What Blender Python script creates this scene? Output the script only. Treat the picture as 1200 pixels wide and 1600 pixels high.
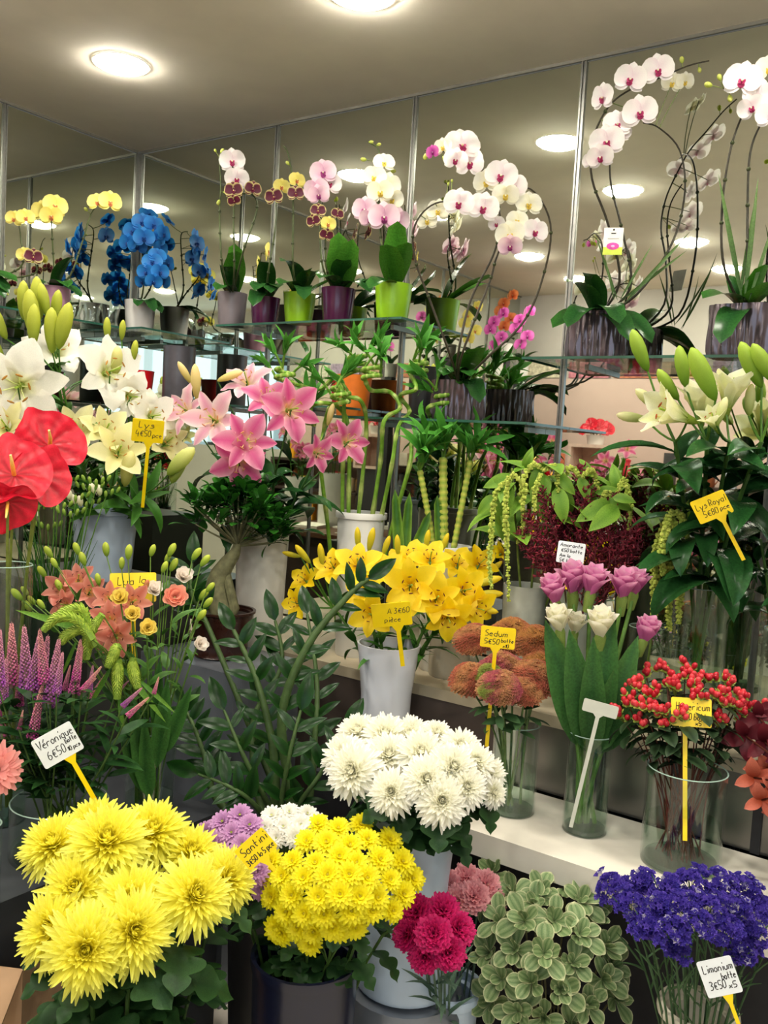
import bpy, math, random
from mathutils import Vector as V, Matrix as MX
random.seed(11)
SC = bpy.context.scene
COL = SC.collection
for o in list(bpy.data.objects):
    bpy.data.objects.remove(o)

# ------------------------------------------------------------------ camera
CAM = V((3.0567, -2.4898, 1.5))
FPX = 1400.0
_yaw, _pit, _rol = math.radians(34.8), math.radians(4.18), math.radians(3.29)
FWD = V((-math.sin(_yaw) * math.cos(_pit), math.cos(_yaw) * math.cos(_pit), -math.sin(_pit)))
_r0 = V((math.cos(_yaw), math.sin(_yaw), 0))
_u0 = _r0.cross(FWD)
RIGHT = _r0 * math.cos(_rol) + _u0 * math.sin(_rol)
UPC = -_r0 * math.sin(_rol) + _u0 * math.cos(_rol)
cam_data = bpy.data.cameras.new('camera')
cam = bpy.data.objects.new('camera', cam_data)
COL.objects.link(cam)
cam.matrix_world = MX(((RIGHT.x, UPC.x, -FWD.x, CAM.x), (RIGHT.y, UPC.y, -FWD.y, CAM.y), (RIGHT.z, UPC.z, -FWD.z, CAM.z), (0, 0, 0, 1)))
cam_data.sensor_fit = 'VERTICAL'
cam_data.sensor_height = 36.0
cam_data.lens = FPX / 1600.0 * 36.0
cam_data.clip_start = 0.05
SC.camera = cam

# ------------------------------------------------------------------ world, window daylight, exposure
ROOM_X, ROOM_Y, CEIL = 5.2, -3.5, 2.65
world = bpy.data.worlds.new('overcast_street')
SC.world = world
world.use_nodes = True
world.node_tree.nodes['Background'].inputs[0].default_value = (0.62, 0.78, 1.0, 1)
world.node_tree.nodes['Background'].inputs[1].default_value = 1.0
day = bpy.data.lights.new('shop_front_daylight', 'AREA')
day.shape = 'RECTANGLE'
day.size, day.size_y = 2.7, 1.0
day.energy = 11
day.color = (0.70, 0.84, 1.0)
day_o = bpy.data.objects.new('shop_front_daylight', day)
COL.objects.link(day_o)
day_o.location = (3.65, ROOM_Y + 0.06, 1.95)
day_o.rotation_euler = (math.radians(90), 0, 0)
LAMP_STRENGTH = 132.0
SC.view_settings.view_transform = 'Standard'
SC.view_settings.look = 'None'
SC.view_settings.gamma = 1.0
SC.view_settings.use_curve_mapping = False
SC.view_settings.exposure = 0.27
SC.cycles.transparent_max_bounces = 24
SC.cycles.caustics_reflective = False
SC.cycles.caustics_refractive = False

# ------------------------------------------------------------------ helpers
def lin(c):
    return tuple((x / 12.92 if x <= 0.04045 else ((x + 0.055) / 1.055) ** 2.4) for x in c)
def hx(s):
    s = s.lstrip('#')
    return lin(tuple(int(s[i:i + 2], 16) / 255 for i in (0, 2, 4)))
def mixc(a, b, t):
    t = max(0.0, min(1.0, t))
    return tuple(a[i] * (1 - t) + b[i] * t for i in range(3))
def jit(c, k=0.12):
    f = 1 + random.uniform(-k, k)
    return tuple(min(1, x * f) for x in c)
def rnd(a, b):
    return random.uniform(a, b)
def at(px, py, dep):
    return CAM + (RIGHT * ((px - 600) / FPX) - UPC * ((py - 800) / FPX) + FWD) * dep
def ray(px, py):
    return RIGHT * ((px - 600) / FPX) - UPC * ((py - 800) / FPX) + FWD
def atz(px, py, z):
    d = ray(px, py); return CAM + d * ((z - CAM.z) / d.z)
def aty(px, py, y):
    d = ray(px, py); return CAM + d * ((y - CAM.y) / d.y)
def px2m(p, dep):
    return p * dep / FPX

ORD = ['first', 'second', 'third', 'fourth', 'fifth', 'sixth', 'seventh', 'eighth', 'ninth', 'tenth', 'eleventh', 'twelfth']
def row_labels(pts, noun, rows, landmark):
    """one wording per item: its row by height, then its place in that row counted from a landmark"""
    n = len(pts); per = -(-n // len(rows)); out = [''] * n
    order = sorted(range(n), key=lambda i: pts[i][1])
    for k_, rn in enumerate(rows):
        for j, i in enumerate(sorted(order[k_ * per:(k_ + 1) * per], key=lambda i: pts[i][0])):
            out[i] = '%s, %s in the %s counted from %s' % (noun, ORD[min(j, 11)], rn, landmark)
    return out
def nodes_of(m):
    m.use_nodes = True
    nt = m.node_tree
    return nt, nt.nodes['Principled BSDF']
MATS = {}
def mat(name, col, rough=0.5, metal=0.0, noise=0.12, nscale=30.0, bump=0.0, spec=0.5, coat=0.0):
    """plain procedural surface: colour varied by noise, optional fine relief"""
    if name in MATS:
        return MATS[name]
    m = bpy.data.materials.new(name)
    nt, b = nodes_of(m)
    if isinstance(col, str):
        col = hx(col)
    tc = nt.nodes.new('ShaderNodeTexCoord')
    nz = nt.nodes.new('ShaderNodeTexNoise')
    nz.inputs['Scale'].default_value = nscale
    nz.inputs['Detail'].default_value = 4
    nt.links.new(tc.outputs['Object'], nz.inputs['Vector'])
    rp = nt.nodes.new('ShaderNodeValToRGB')
    rp.color_ramp.elements[0].position, rp.color_ramp.elements[1].position = 0.3, 0.7
    rp.color_ramp.elements[0].color = (*[x * (1 - noise) for x in col], 1)
    rp.color_ramp.elements[1].color = (*[min(1, x * (1 + noise)) for x in col], 1)
    nt.links.new(nz.outputs['Fac'], rp.inputs[0])
    nt.links.new(rp.outputs[0], b.inputs['Base Color'])
    b.inputs['Roughness'].default_value = rough
    b.inputs['Metallic'].default_value = metal
    b.inputs['Specular IOR Level'].default_value = spec
    b.inputs['Coat Weight'].default_value = coat
    if bump:
        bp = nt.nodes.new('ShaderNodeBump')
        bp.inputs['Strength'].default_value = bump
        bp.inputs['Distance'].default_value = 0.004
        nt.links.new(nz.outputs['Fac'], bp.inputs['Height'])
        nt.links.new(bp.outputs[0], b.inputs['Normal'])
    MATS[name] = m
    return m
def mat_attr(name, rough, trans, noise=0.15, nscale=60.0, spec=0.4, depth=1.0):
    """plant tissue: colour stored on the mesh, mottled by noise, lets some light through"""
    m = bpy.data.materials.new(name)
    nt, b = nodes_of(m)
    at_ = nt.nodes.new('ShaderNodeAttribute'); at_.attribute_name = 'Col'
    tc = nt.nodes.new('ShaderNodeTexCoord')
    nz = nt.nodes.new('ShaderNodeTexNoise'); nz.inputs['Scale'].default_value = nscale
    nt.links.new(tc.outputs['Object'], nz.inputs['Vector'])
    mr = nt.nodes.new('ShaderNodeMapRange')
    mr.inputs['To Min'].default_value, mr.inputs['To Max'].default_value = (1 - noise) * depth, (1 + noise) * depth
    mr.inputs['From Min'].default_value, mr.inputs['From Max'].default_value = 0.3, 0.7
    nt.links.new(nz.outputs['Fac'], mr.inputs['Value'])
    vm = nt.nodes.new('ShaderNodeVectorMath'); vm.operation = 'SCALE'
    nt.links.new(at_.outputs['Color'], vm.inputs[0]); nt.links.new(mr.outputs[0], vm.inputs['Scale'])
    nt.links.new(vm.outputs[0], b.inputs['Base Color'])
    b.inputs['Roughness'].default_value = rough
    b.inputs['Specular IOR Level'].default_value = spec
    if trans:
        tr = nt.nodes.new('ShaderNodeBsdfTranslucent')
        nt.links.new(vm.outputs[0], tr.inputs['Color'])
        mx = nt.nodes.new('ShaderNodeMixShader'); mx.inputs[0].default_value = trans
        nt.links.new(b.outputs[0], mx.inputs[1]); nt.links.new(tr.outputs[0], mx.inputs[2])
        nt.links.new(mx.outputs[0], nt.nodes['Material Output'].inputs['Surface'])
    MATS[name] = m
    return m
def mat_glass(name, tint, refl=0.9, base=0.05):
    m = bpy.data.materials.new(name)
    m.use_nodes = True
    nt = m.node_tree
    for n in list(nt.nodes):
        if n.type == 'BSDF_PRINCIPLED':
            nt.nodes.remove(n)
    out = nt.nodes['Material Output']
    t = nt.nodes.new('ShaderNodeBsdfTransparent'); t.inputs[0].default_value = (*tint, 1)
    g = nt.nodes.new('ShaderNodeBsdfGlossy'); g.inputs['Roughness'].default_value = 0.03
    g.inputs[0].default_value = (refl, refl, refl, 1)
    f = nt.nodes.new('ShaderNodeLayerWeight'); f.inputs[0].default_value = 0.5
    pw = nt.nodes.new('ShaderNodeMath'); pw.operation = 'POWER'; pw.inputs[1].default_value = 4.0
    nt.links.new(f.outputs['Facing'], pw.inputs[0])
    a = nt.nodes.new('ShaderNodeMath'); a.operation = 'MULTIPLY_ADD'; a.inputs[1].default_value = 0.6; a.inputs[2].default_value = base; a.use_clamp = True
    nt.links.new(pw.outputs[0], a.inputs[0])
    mx = nt.nodes.new('ShaderNodeMixShader')
    nt.links.new(a.outputs[0], mx.inputs[0]); nt.links.new(t.outputs[0], mx.inputs[1]); nt.links.new(g.outputs[0], mx.inputs[2])
    nt.links.new(mx.outputs[0], out.inputs['Surface'])
    MATS[name] = m
    return m
PETAL = mat_attr('petal_tissue', 0.55, 0.46, 0.05)
LEAF = mat_attr('leaf_tissue', 0.45, 0.12, 0.22, spec=0.2, depth=0.68)
GLOSSLEAF = mat_attr('glossy_leaf_tissue', 0.27, 0.06, 0.2, 40, 0.16, depth=0.72)
MATTE = mat_attr('plant_matter', 0.65, 0.0, 0.15)
WAX = mat_attr('waxy_spathe', 0.36, 0.1, 0.1, 25, 0.3)
GLASS = mat_glass('clear_glass', (0.945, 0.978, 0.96), 0.95, 0.045)
SHELFGLASS = mat_glass('shelf_glass', (0.88, 0.95, 0.92), 0.6, 0.04)
FROST = mat('cloudy_glass', '#c8cbbd', 0.25, 0, 0.08)
WATER = mat_glass('water', (0.88, 0.945, 0.89), 0.9, 0.03)
INK = mat('black_ink', '#14100c', 0.6)
MIRROR = bpy.data.materials.new('mirror_silver')
_nt, _b = nodes_of(MIRROR)
_b.inputs['Base Color'].default_value = (0.73, 0.77, 0.69, 1)
_b.inputs['Metallic'].default_value = 1.0
_b.inputs['Roughness'].default_value = 0.015
STEEL = mat('brushed_aluminium', '#84847f', 0.35, 0.9, 0.08, 80)

def ident(v):
    return v
class MB:
    def __init__(s):
        s.v, s.f, s.c, s.m = [], [], [], []
    def add(s, vs, fs, col, mi=0, mtx=None):
        b = len(s.v)
        s.v += [tuple(mtx @ V(p)) for p in vs] if mtx is not None else [tuple(p) for p in vs]
        s.c += list(col) if isinstance(col, list) else [col] * len(vs)
        s.f += [tuple(i + b for i in f) for f in fs]
        s.m += [mi] * len(fs)
    def grid(s, rows, cols, mi=0, mtx=None):
        n = len(rows[0])
        vs = [p for r in rows for p in r]
        fs = [(i * n + j, i * n + j + 1, (i + 1) * n + j + 1, (i + 1) * n + j) for i in range(len(rows) - 1) for j in range(n - 1)]
        s.add(vs, fs, [c for r in cols for c in r], mi, mtx)
    def tube(s, pts, rad, n=6, col=(0.1, 0.3, 0.05), mi=0, cap=True, mtx=None):
        pts = [V(p) for p in pts]
        k = len(pts)
        if not isinstance(rad, (list, tuple)):
            rad = [rad] * k
        cols = col if isinstance(col, list) else [col] * k
        t = (pts[1] - pts[0]).normalized()
        a = t.cross(V((0, 0, 1)))
        if a.length < 0.05:
            a = t.cross(V((1, 0, 0)))
        a.normalize()
        vs, cs = [], []
        for i in range(k):
            t = (pts[min(i + 1, k - 1)] - pts[max(i - 1, 0)])
            t = t.normalized() if t.length > 1e-9 else V((0, 0, 1))
            a = (a - t * a.dot(t)).normalized()
            b = t.cross(a)
            for j in range(n):
                an = 2 * math.pi * j / n
                vs.append(pts[i] + (a * math.cos(an) + b * math.sin(an)) * rad[i])
                cs.append(cols[i])
        fs = [(i * n + j, i * n + (j + 1) % n, (i + 1) * n + (j + 1) % n, (i + 1) * n + j) for i in range(k - 1) for j in range(n)]
        if cap:
            fs += [tuple(range(n - 1, -1, -1)), tuple(range((k - 1) * n, k * n))]
        s.add(vs, fs, cs, mi, mtx)
    def lathe(s, prof, n=28, col=(0.5, 0.5, 0.5), mi=0, mtx=None, wob=None):
        vs, cs = [], []
        cols = col if isinstance(col, list) else [col] * len(prof)
        for i, (r, z) in enumerate(prof):
            for j in range(n):
                a = 2 * math.pi * j / n
                q = r * (wob(a, z) if wob else 1)
                vs.append((q * math.cos(a), q * math.sin(a), z)); cs.append(cols[i])
        fs = [(i * n + j, i * n + (j + 1) % n, (i + 1) * n + (j + 1) % n, (i + 1) * n + j) for i in range(len(prof) - 1) for j in range(n)]
        ringed = prof[0] == prof[-1]
        if prof[0][0] > 1e-6 and not ringed:
            fs.append(tuple(range(n - 1, -1, -1)))
        if prof[-1][0] > 1e-6 and not ringed:
            fs.append(tuple(range((len(prof) - 1) * n, len(prof) * n)))
        s.add(vs, fs, cs, mi, mtx)
    def box(s, a, b, col=(0.5, 0.5, 0.5), mi=0, mtx=None):
        x0, y0, z0 = a; x1, y1, z1 = b
        vs = [(x0, y0, z0), (x1, y0, z0), (x1, y1, z0), (x0, y1, z0), (x0, y0, z1), (x1, y0, z1), (x1, y1, z1), (x0, y1, z1)]
        fs = [(0, 3, 2, 1), (4, 5, 6, 7), (0, 1, 5, 4), (1, 2, 6, 5), (2, 3, 7, 6), (3, 0, 4, 7)]
        s.add(vs, fs, col, mi, mtx)
    def ball(s, c, r, n=8, k=5, col=(0.5, 0.5, 0.5), mi=0, mtx=None):
        rx, ry, rz = (r, r, r) if not isinstance(r, (list, tuple)) else r
        c = V(c)
        vs = [c + V((0, 0, -rz))]
        for i in range(1, k):
            ph = -math.pi / 2 + math.pi * i / k
            for j in range(n):
                a = 2 * math.pi * j / n
                vs.append(c + V((rx * math.cos(ph) * math.cos(a), ry * math.cos(ph) * math.sin(a), rz * math.sin(ph))))
        vs.append(c + V((0, 0, rz)))
        fs = [(0, 1 + (j + 1) % n, 1 + j) for j in range(n)]
        for i in range(k - 2):
            fs += [(1 + i * n + j, 1 + i * n + (j + 1) % n, 1 + (i + 1) * n + (j + 1) % n, 1 + (i + 1) * n + j) for j in range(n)]
        b = 1 + (k - 2) * n
        fs += [(b + j, b + (j + 1) % n, len(vs) - 1) for j in range(n)]
        s.add(vs, fs, col, mi, mtx)
    def mesh(s, name, mats, smooth=True):
        me = bpy.data.meshes.new(name)
        me.from_pydata(s.v, [], s.f)
        ca = me.color_attributes.new('Col', 'FLOAT_COLOR', 'POINT')
        buf = []
        for c in s.c:
            buf += [c[0], c[1], c[2], 1.0]
        ca.data.foreach_set('color', buf)
        for m in (mats if isinstance(mats, (list, tuple)) else [mats]):
            me.materials.append(m)
        if any(s.m):
            me.polygons.foreach_set('material_index', s.m)
        if smooth:
            me.polygons.foreach_set('use_smooth', [True] * len(s.f))
            me.set_sharp_from_angle(angle=math.radians(50))
        me.update()
        return me

WM = {}
def root(name, label, cat, loc, group=None, kind=None):
    o = bpy.data.objects.new(name, None)
    o.empty_display_size = 0.02
    COL.objects.link(o)
    o.location = loc
    WM[o] = MX.Translation(V(loc))
    o['label'] = label; o['category'] = cat
    if group: o['group'] = group
    if kind: o['kind'] = kind
    return o
def put(name, me, parent, mw=None, label=None, kind=None):
    o = bpy.data.objects.new(name, me)
    COL.objects.link(o)
    mw = mw if mw is not None else MX.Identity(4)
    WM[o] = mw
    if parent is not None:
        o.parent = parent
        o.matrix_local = WM[parent].inverted() @ mw
    else:
        o.matrix_world = mw
    if label: o['label'] = label
    if kind: o['kind'] = kind
    return o
def single(name, me, loc, label, cat, group=None, kind=None, mw=None):
    """a thing that is one mesh"""
    o = put(name, me, None, mw if mw is not None else MX.Translation(V(loc)))
    o['label'] = label
    if cat: o['category'] = cat
    if group: o['group'] = group
    if kind: o['kind'] = kind
    return o
def struct(name, me, label, mw=None):
    o = put(name, me, None, mw)
    o['kind'] = 'structure'; o['label'] = label
    return o
def fm(pos, z, roll=0.0, s=1.0, up=V((0, 0, 1))):
    """local +Z along z, local +Y as near to up as it goes"""
    z = V(z).normalized()
    x = V(up).cross(z)
    if x.length < 1e-3: x = V((1, 0, 0))
    x.normalize(); y = z.cross(x)
    m = MX(((x.x, y.x, z.x, 0), (x.y, y.y, z.y, 0), (x.z, y.z, z.z, 0), (0, 0, 0, 1)))
    return MX.Translation(V(pos)) @ m @ MX.Rotation(roll, 4, 'Z') @ MX.Scale(s, 4)
def lm(pos, y, up=V((0, 0, 1)), s=1.0, roll=0.0):
    """local +Y along y, local +Z as near to up as it goes"""
    y = V(y).normalized()
    x = y.cross(V(up))
    if x.length < 1e-3: x = V((1, 0, 0))
    x.normalize(); z = x.cross(y)
    m = MX(((x.x, y.x, z.x, 0), (x.y, y.y, z.y, 0), (x.z, y.z, z.z, 0), (0, 0, 0, 1)))
    return MX.Translation(V(pos)) @ m @ MX.Rotation(roll, 4, 'Y') @ MX.Scale(s, 4)
def face(pos, r=0.0, u=0.0):
    return ((CAM - V(pos)).normalized() + RIGHT * r + V((0, 0, u))).normalized()
def bez(a, b, c, n=9):
    a, b, c = V(a), V(b), V(c)
    return [a * (1 - t) ** 2 + b * 2 * t * (1 - t) + c * t * t for t in [i / (n - 1) for i in range(n)]]
def spline(pts, k=4):
    pts = [V(p) for p in pts]
    out = []
    for i in range(len(pts) - 1):
        p0, p1, p2, p3 = pts[max(i - 1, 0)], pts[i], pts[i + 1], pts[min(i + 2, len(pts) - 1)]
        for j in range(k):
            t = j / k
            out.append(0.5 * ((2 * p1) + (p2 - p0) * t + (2 * p0 - 5 * p1 + 4 * p2 - p3) * t * t + (3 * p1 - p0 - 3 * p2 + p3) * t ** 3))
    return out + [pts[-1]]
def along(path, t):
    f = t * (len(path) - 1); i = min(int(f), len(path) - 2); u = f - i
    return path[i].lerp(path[i + 1], u), (path[i + 1] - path[i]).normalized()

def blade(L, W, prof, start=0.0, bend=0.0, cup=0.0, ruf=0.0, rufn=3, nl=6, nw=4, colf=None, fold=0.0, bpow=1.0, twist=0.0):
    """rows of points of a petal or leaf: +Y length, +Z upper side"""
    rows, cols = [], []
    y = z = 0.0
    for i in range(nl + 1):
        u = i / nl
        th = start + bend * u ** bpow
        if i:
            tm = start + bend * ((i - 0.5) / nl) ** bpow
            y += L / nl * math.cos(tm); z += L / nl * math.sin(tm)
        w = max(prof(u), 0.012) * W
        nr = V((0, -math.sin(th), math.cos(th)))
        r, c = [], []
        for j in range(nw + 1):
            v = -1 + 2 * j / nw
            h = cup * w * v * v + fold * w * abs(v) + ruf * math.sin(u * rufn * 6.283 + (1.3 if v > 0 else 0)) * abs(v) ** 1.5 * u
            side = V((math.cos(twist * u), 0, 0)) + nr * math.sin(twist * u)
            r.append(V((0, y, z)) + side * (w * v) + nr * h)
            c.append(colf(u, v) if colf else (0.5, 0.5, 0.5))
        rows.append(r); cols.append(c)
    return rows, cols
def blade_mesh(name, m, **k):
    b = MB(); b.grid(*blade(**k)); return b.mesh(name, m)

oval = lambda u: math.sin(math.pi * min(1, u * 0.98 + 0.02)) ** 0.7
lance = lambda u: (math.sin(math.pi * u ** 0.75)) ** 0.8 if u < 1 else 0
tepal = lambda u: (0.28 + 1.05 * u) if u < 0.45 else max(0.0, 0.75 * (1 - ((u - 0.45) / 0.56) ** 2.0)) ** 0.8
strap = lambda u: (0.55 + 0.45 * math.sin(math.pi * min(1, u * 1.1))) if u < 0.8 else max(0.0, 1 - ((u - 0.8) / 0.2) ** 2) ** 0.5 * 0.75
obov = lambda u: math.sin(math.pi * u ** 1.7) ** 0.7 if 0 < u < 1 else 0.1
fan = lambda u: 0.15 + 0.95 * u ** 0.8
roundp = lambda u: max(0.0, 1 - (2 * (u * 0.93 + 0.05) - 1) ** 2) ** 0.5

def stalk(parent, pts, r0, r1, col, name='stem', n=6, mt=None):
    b = MB(); k = len(pts)
    c = hx(col) if isinstance(col, str) else col
    b.tube(pts, [r0 + (r1 - r0) * i / (k - 1) for i in range(k)], n, c)
    return put(name, b.mesh(name, mt or LEAF), parent)
def leaves(parent, path, meshes, n, t0, t1, size, elev=0.3, az0=None, name='leaf', js=0.25, droop=0.0):
    az = rnd(0, 6.28) if az0 is None else az0
    for i in range(n):
        t = t0 + (t1 - t0) * (i + 0.5) / n
        p, tg = along(path, t)
        a = tg.cross(V((0.3, 0.1, 1))); a = a.normalized() if a.length > 1e-3 else V((1, 0, 0))
        b = tg.cross(a)
        d = a * math.cos(az) + b * math.sin(az)
        dr = (d * math.cos(elev) + tg * math.sin(elev) - V((0, 0, droop))).normalized()
        put(name, random.choice(meshes), parent, lm(p, dr, tg, size * rnd(1 - js, 1 + js)))
        az += 2.4
# ------------------------------------------------------------------ room shell
CEILM = mat('ceiling_paint', '#eee6d4', 0.9, 0, 0.03, 8)
WALLM = mat('grey_wall_paint', '#bdb7b0', 0.9, 0, 0.04, 6)
FLOORM = mat('pale_bounce_tile', '#d2cabc', 0.5, 0, 0.1, 12)  # tile colour lightened to bounce lamp light up to the ceiling
def boxmesh(name, a, b, m, bevel=0.0):
    k = MB(); k.box(a, b)
    me = k.mesh(name, m, smooth=False)
    return me
struct('floor', boxmesh('floor', (0, ROOM_Y, -0.1), (ROOM_X, 0, 0), FLOORM), 'pale tiled shop floor')
struct('ceiling', boxmesh('ceiling', (0, ROOM_Y, CEIL), (ROOM_X, 0, CEIL + 0.1), CEILM), 'plain beige ceiling with round downlights')
wb = struct('wall_back', boxmesh('wall_back', (-0.1, 0.012, 0), (ROOM_X, 0.1, CEIL), WALLM), 'back wall lined with tall mirror panels')
wl = struct('wall_left', boxmesh('wall_left', (-0.1, ROOM_Y, 0), (-0.012, 0.012, CEIL), WALLM), 'side wall lined with tall mirror panels')
XS = [0.0, 0.76, 1.36, 1.943, 2.54, 3.14]
YS = [0.0, -0.605, -1.21, -1.815, -2.42, -3.025, -3.5]
for a, b in zip(XS[:-1], XS[1:]):
    put('mirror_panel', boxmesh('mirror_panel', (a + 0.002, 0, 0.03), (b - 0.002, 0.011, CEIL - 0.012), MIRROR), wb)
for a, b in zip(YS[:-1], YS[1:]):
    put('mirror_panel', boxmesh('mirror_panel', (-0.011, b + 0.002, 0.03), (0, a - 0.002, CEIL - 0.012), MIRROR), wl)
def strip_mesh(horizontal=False, L=CEIL - 0.03):
    k = MB()
    for x0, x1, d in ((-0.008, -0.003, 0.007), (-0.003, 0.003, 0.003), (0.003, 0.008, 0.007)):
        k.box((x0, -d, 0), (x1, 0, L))
    return k.mesh('mirror_strip', STEEL, smooth=False)
sm = strip_mesh()
for x in XS[1:]:
    put('mirror_strip', sm, wb, MX.Translation(V((x, 0, 0.02))))
for y in YS[1:-1]:
    put('mirror_strip', sm, wl, MX.Translation(V((0, y, 0.02))) @ MX.Rotation(math.pi / 2, 4, 'Z'))
k = MB()
k.box((0.001, -0.022, 0.02), (0.007, -0.001, CEIL - 0.01)); k.box((0.007, -0.007, 0.02), (0.022, -0.001, CEIL - 0.01))
put('corner_strip', k.mesh('corner_strip', STEEL, False), wb)
TRIMM = mat('ceiling_trim', '#7d7a70', 0.5, 0.5, 0.05)
struct('trim_1', boxmesh('trim_1', (0, -0.008, CEIL - 0.009), (3.14, 0, CEIL), TRIMM), 'thin metal trim along the top of the back mirrors')
struct('trim_2', boxmesh('trim_2', (0, ROOM_Y, CEIL - 0.009), (0.008, -0.014, CEIL), TRIMM), 'thin metal trim along the top of the side mirrors')
struct('wall_right', boxmesh('wall_right', (ROOM_X, ROOM_Y, 0), (ROOM_X + 0.1, 0, CEIL), WALLM), 'plain grey wall at the far end of the shop')
k = MB()
k.box((-0.1, ROOM_Y - 0.1, 0), (2.2, ROOM_Y, CEIL)); k.box((5.1, ROOM_Y - 0.1, 0), (ROOM_X, ROOM_Y, CEIL))
k.box((2.2, ROOM_Y - 0.1, 2.45), (5.1, ROOM_Y, CEIL)); k.box((2.2, ROOM_Y - 0.1, 0), (5.1, ROOM_Y, 1.42))
struct('wall_front', k.mesh('wall_front', WALLM, False), 'grey wall facing the mirrors with the shop window')
win = struct('window_1', boxmesh('window_1', (2.2, ROOM_Y - 0.06, 1.42), (5.1, ROOM_Y - 0.05, 2.45), GLASS), 'large shop front window')
FRM = mat('window_frame', '#4a4a4c', 0.4, 0.5)
for x in (2.2, 3.15, 4.1, 5.05):
    put('window_frame', boxmesh('window_frame', (x, ROOM_Y - 0.09, 1.42), (x + 0.05, ROOM_Y - 0.02, 2.45), FRM), win)
# ceiling downlights, a regular grid seen also in the mirrors
LENS = bpy.data.materials.new('lamp_lens')
nt, b = nodes_of(LENS)
b.inputs['Base Color'].default_value = (0.9, 0.88, 0.82, 1)
b.inputs['Emission Color'].default_value = (1.0, 0.94, 0.83, 1)
b.inputs['Emission Strength'].default_value = LAMP_STRENGTH
RING = mat('lamp_ring', '#e8e4da', 0.4)
k = MB(); k.lathe([(0.0825, 0.0), (0.089, 0.0), (0.088, -0.0025), (0.084, -0.003), (0.0825, 0.0)], 32); ringme = k.mesh('ring', RING)
k = MB(); k.lathe([(0.0001, -0.021), (0.03, -0.020), (0.055, -0.0155), (0.074, -0.008), (0.082, 0.0)], 32); lensme = k.mesh('lens', LENS)
LROWS = {0.655: (-0.62, -1.30, -2.29, -3.0), 1.59: (-0.61, -1.27, -2.27, -2.98), 2.66: (-0.62, -1.55, -2.46), 3.7: (-0.62, -1.5, -2.46)}
DLAB = {(0.655, -0.62): 'round downlight nearest the mirrored corner', (1.59, -0.61): 'round downlight at the top edge of the picture'}
for x, ys in LROWS.items():
    for y in ys:
        r = root('ceiling_downlight', DLAB.get((x, y), 'round downlight, %s from the back mirrors in the %s row off the side mirror' % (ORD[ys.index(y)], ORD[list(LROWS).index(x)])), 'ceiling light', (x, y, CEIL - 0.001), 'ceiling downlights')
        put('ring', ringme, r, WM[r]); put('lens', lensme, r, WM[r])

# ------------------------------------------------------------------ display steps, plinths, glass shelves
WHITEB = mat('white_laminate', '#d9d3c4', 0.45, 0, 0.06, 14)
BROWNB = mat('dark_brown_board', '#4d423c', 0.6, 0, 0.15, 10)
GREYP = mat('zinc_plinth', '#7d838c', 0.35, 0.5, 0.2, 9)
DARKB = mat('dark_board', '#26262a', 0.6)
BRUSH = mat('dull_steel_sheet', '#7e7a76', 0.28, 0.85, 0.15, 7)
LOW_Z, LEDGE_Z = 0.66, 0.86
r = root('display_step', 'low white laminate display shelf carrying the glass vases', 'display shelf', (2.6, -0.62, 0))
put('shelf_board', boxmesh('shelf_board', (1.95, -0.76, LOW_Z - 0.055), (3.6, -0.455, LOW_Z), WHITEB), r)
put('shade_panel', boxmesh('shade_panel', (1.95, -0.47, 0.0), (3.6, -0.455, LOW_Z - 0.056), DARKB), r)  # dark board colour stands for the unlit space under the shelf
for x in (1.96, 3.5):
    put('side_panel', boxmesh('side_panel', (x, -0.75, 0.0), (x + 0.03, -0.471, LOW_Z - 0.056), DARKB), r)
r = root('display_bench', 'long white topped bench with brown and steel front under the mirrors', 'bench', (2.2, -0.22, 0))
put('bench_top', boxmesh('bench_top', (0.75, -0.445, LEDGE_Z - 0.03), (3.6, -0.016, LEDGE_Z), mat('worn_bench_top', '#b5a98f', 0.5, 0, 0.12, 8)), r)
put('front_panel', boxmesh('front_panel', (0.75, -0.44, 0.0), (2.02, -0.42, LEDGE_Z - 0.031), BROWNB), r)
put('steel_panel', boxmesh('steel_panel', (2.09, -0.44, LOW_Z + 0.001), (3.6, -0.43, LEDGE_Z - 0.031), BRUSH), r)
put('post', boxmesh('post', (2.025, -0.452, LOW_Z + 0.001), (2.05, -0.425, LEDGE_Z - 0.031), WHITEB), r)
put('post', boxmesh('post', (2.056, -0.452, LOW_Z + 0.001), (2.085, -0.425, LEDGE_Z - 0.031), WHITEB), r)
for x in (2.30, 2.48, 2.66, 2.85, 3.0):
    put('mullion', boxmesh('mullion', (x, -0.447, LOW_Z + 0.001), (x + 0.02, -0.441, LEDGE_Z - 0.031), DARKB), r)
# pedestals on the shadowed side
bz = 0.9
pb = at(345, 1022, 2.5)
PLZ = pb.z - 0.003
single('plinth', boxmesh('plinth', (-0.18, -0.13, 0), (0.18, 0.13, PLZ), GREYP), (pb.x, pb.y, 0), 'grey zinc plinth under the small fig bonsai', 'plinth')
LB_Z = 0.62
single('side_bench', boxmesh('side_bench', (-0.38, -0.42, 0), (0.36, 0.33, LB_Z), mat('zinc_bench', '#43464b', 0.4, 0.4, 0.2, 9)), (1.24, -1.32, 0), 'low grey bench below the purple veronica', 'bench')
BUCKZ = at(165, 905, 2.6).z
single('tall_plinth', boxmesh('tall_plinth', (-0.35, -0.2, 0), (0.16, 0.16, BUCKZ), mat('dark_plinth', '#33332f', 0.6)), (0.93, -0.80, 0), 'dark plinth under the bucket of white lilies', 'plinth')

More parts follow.
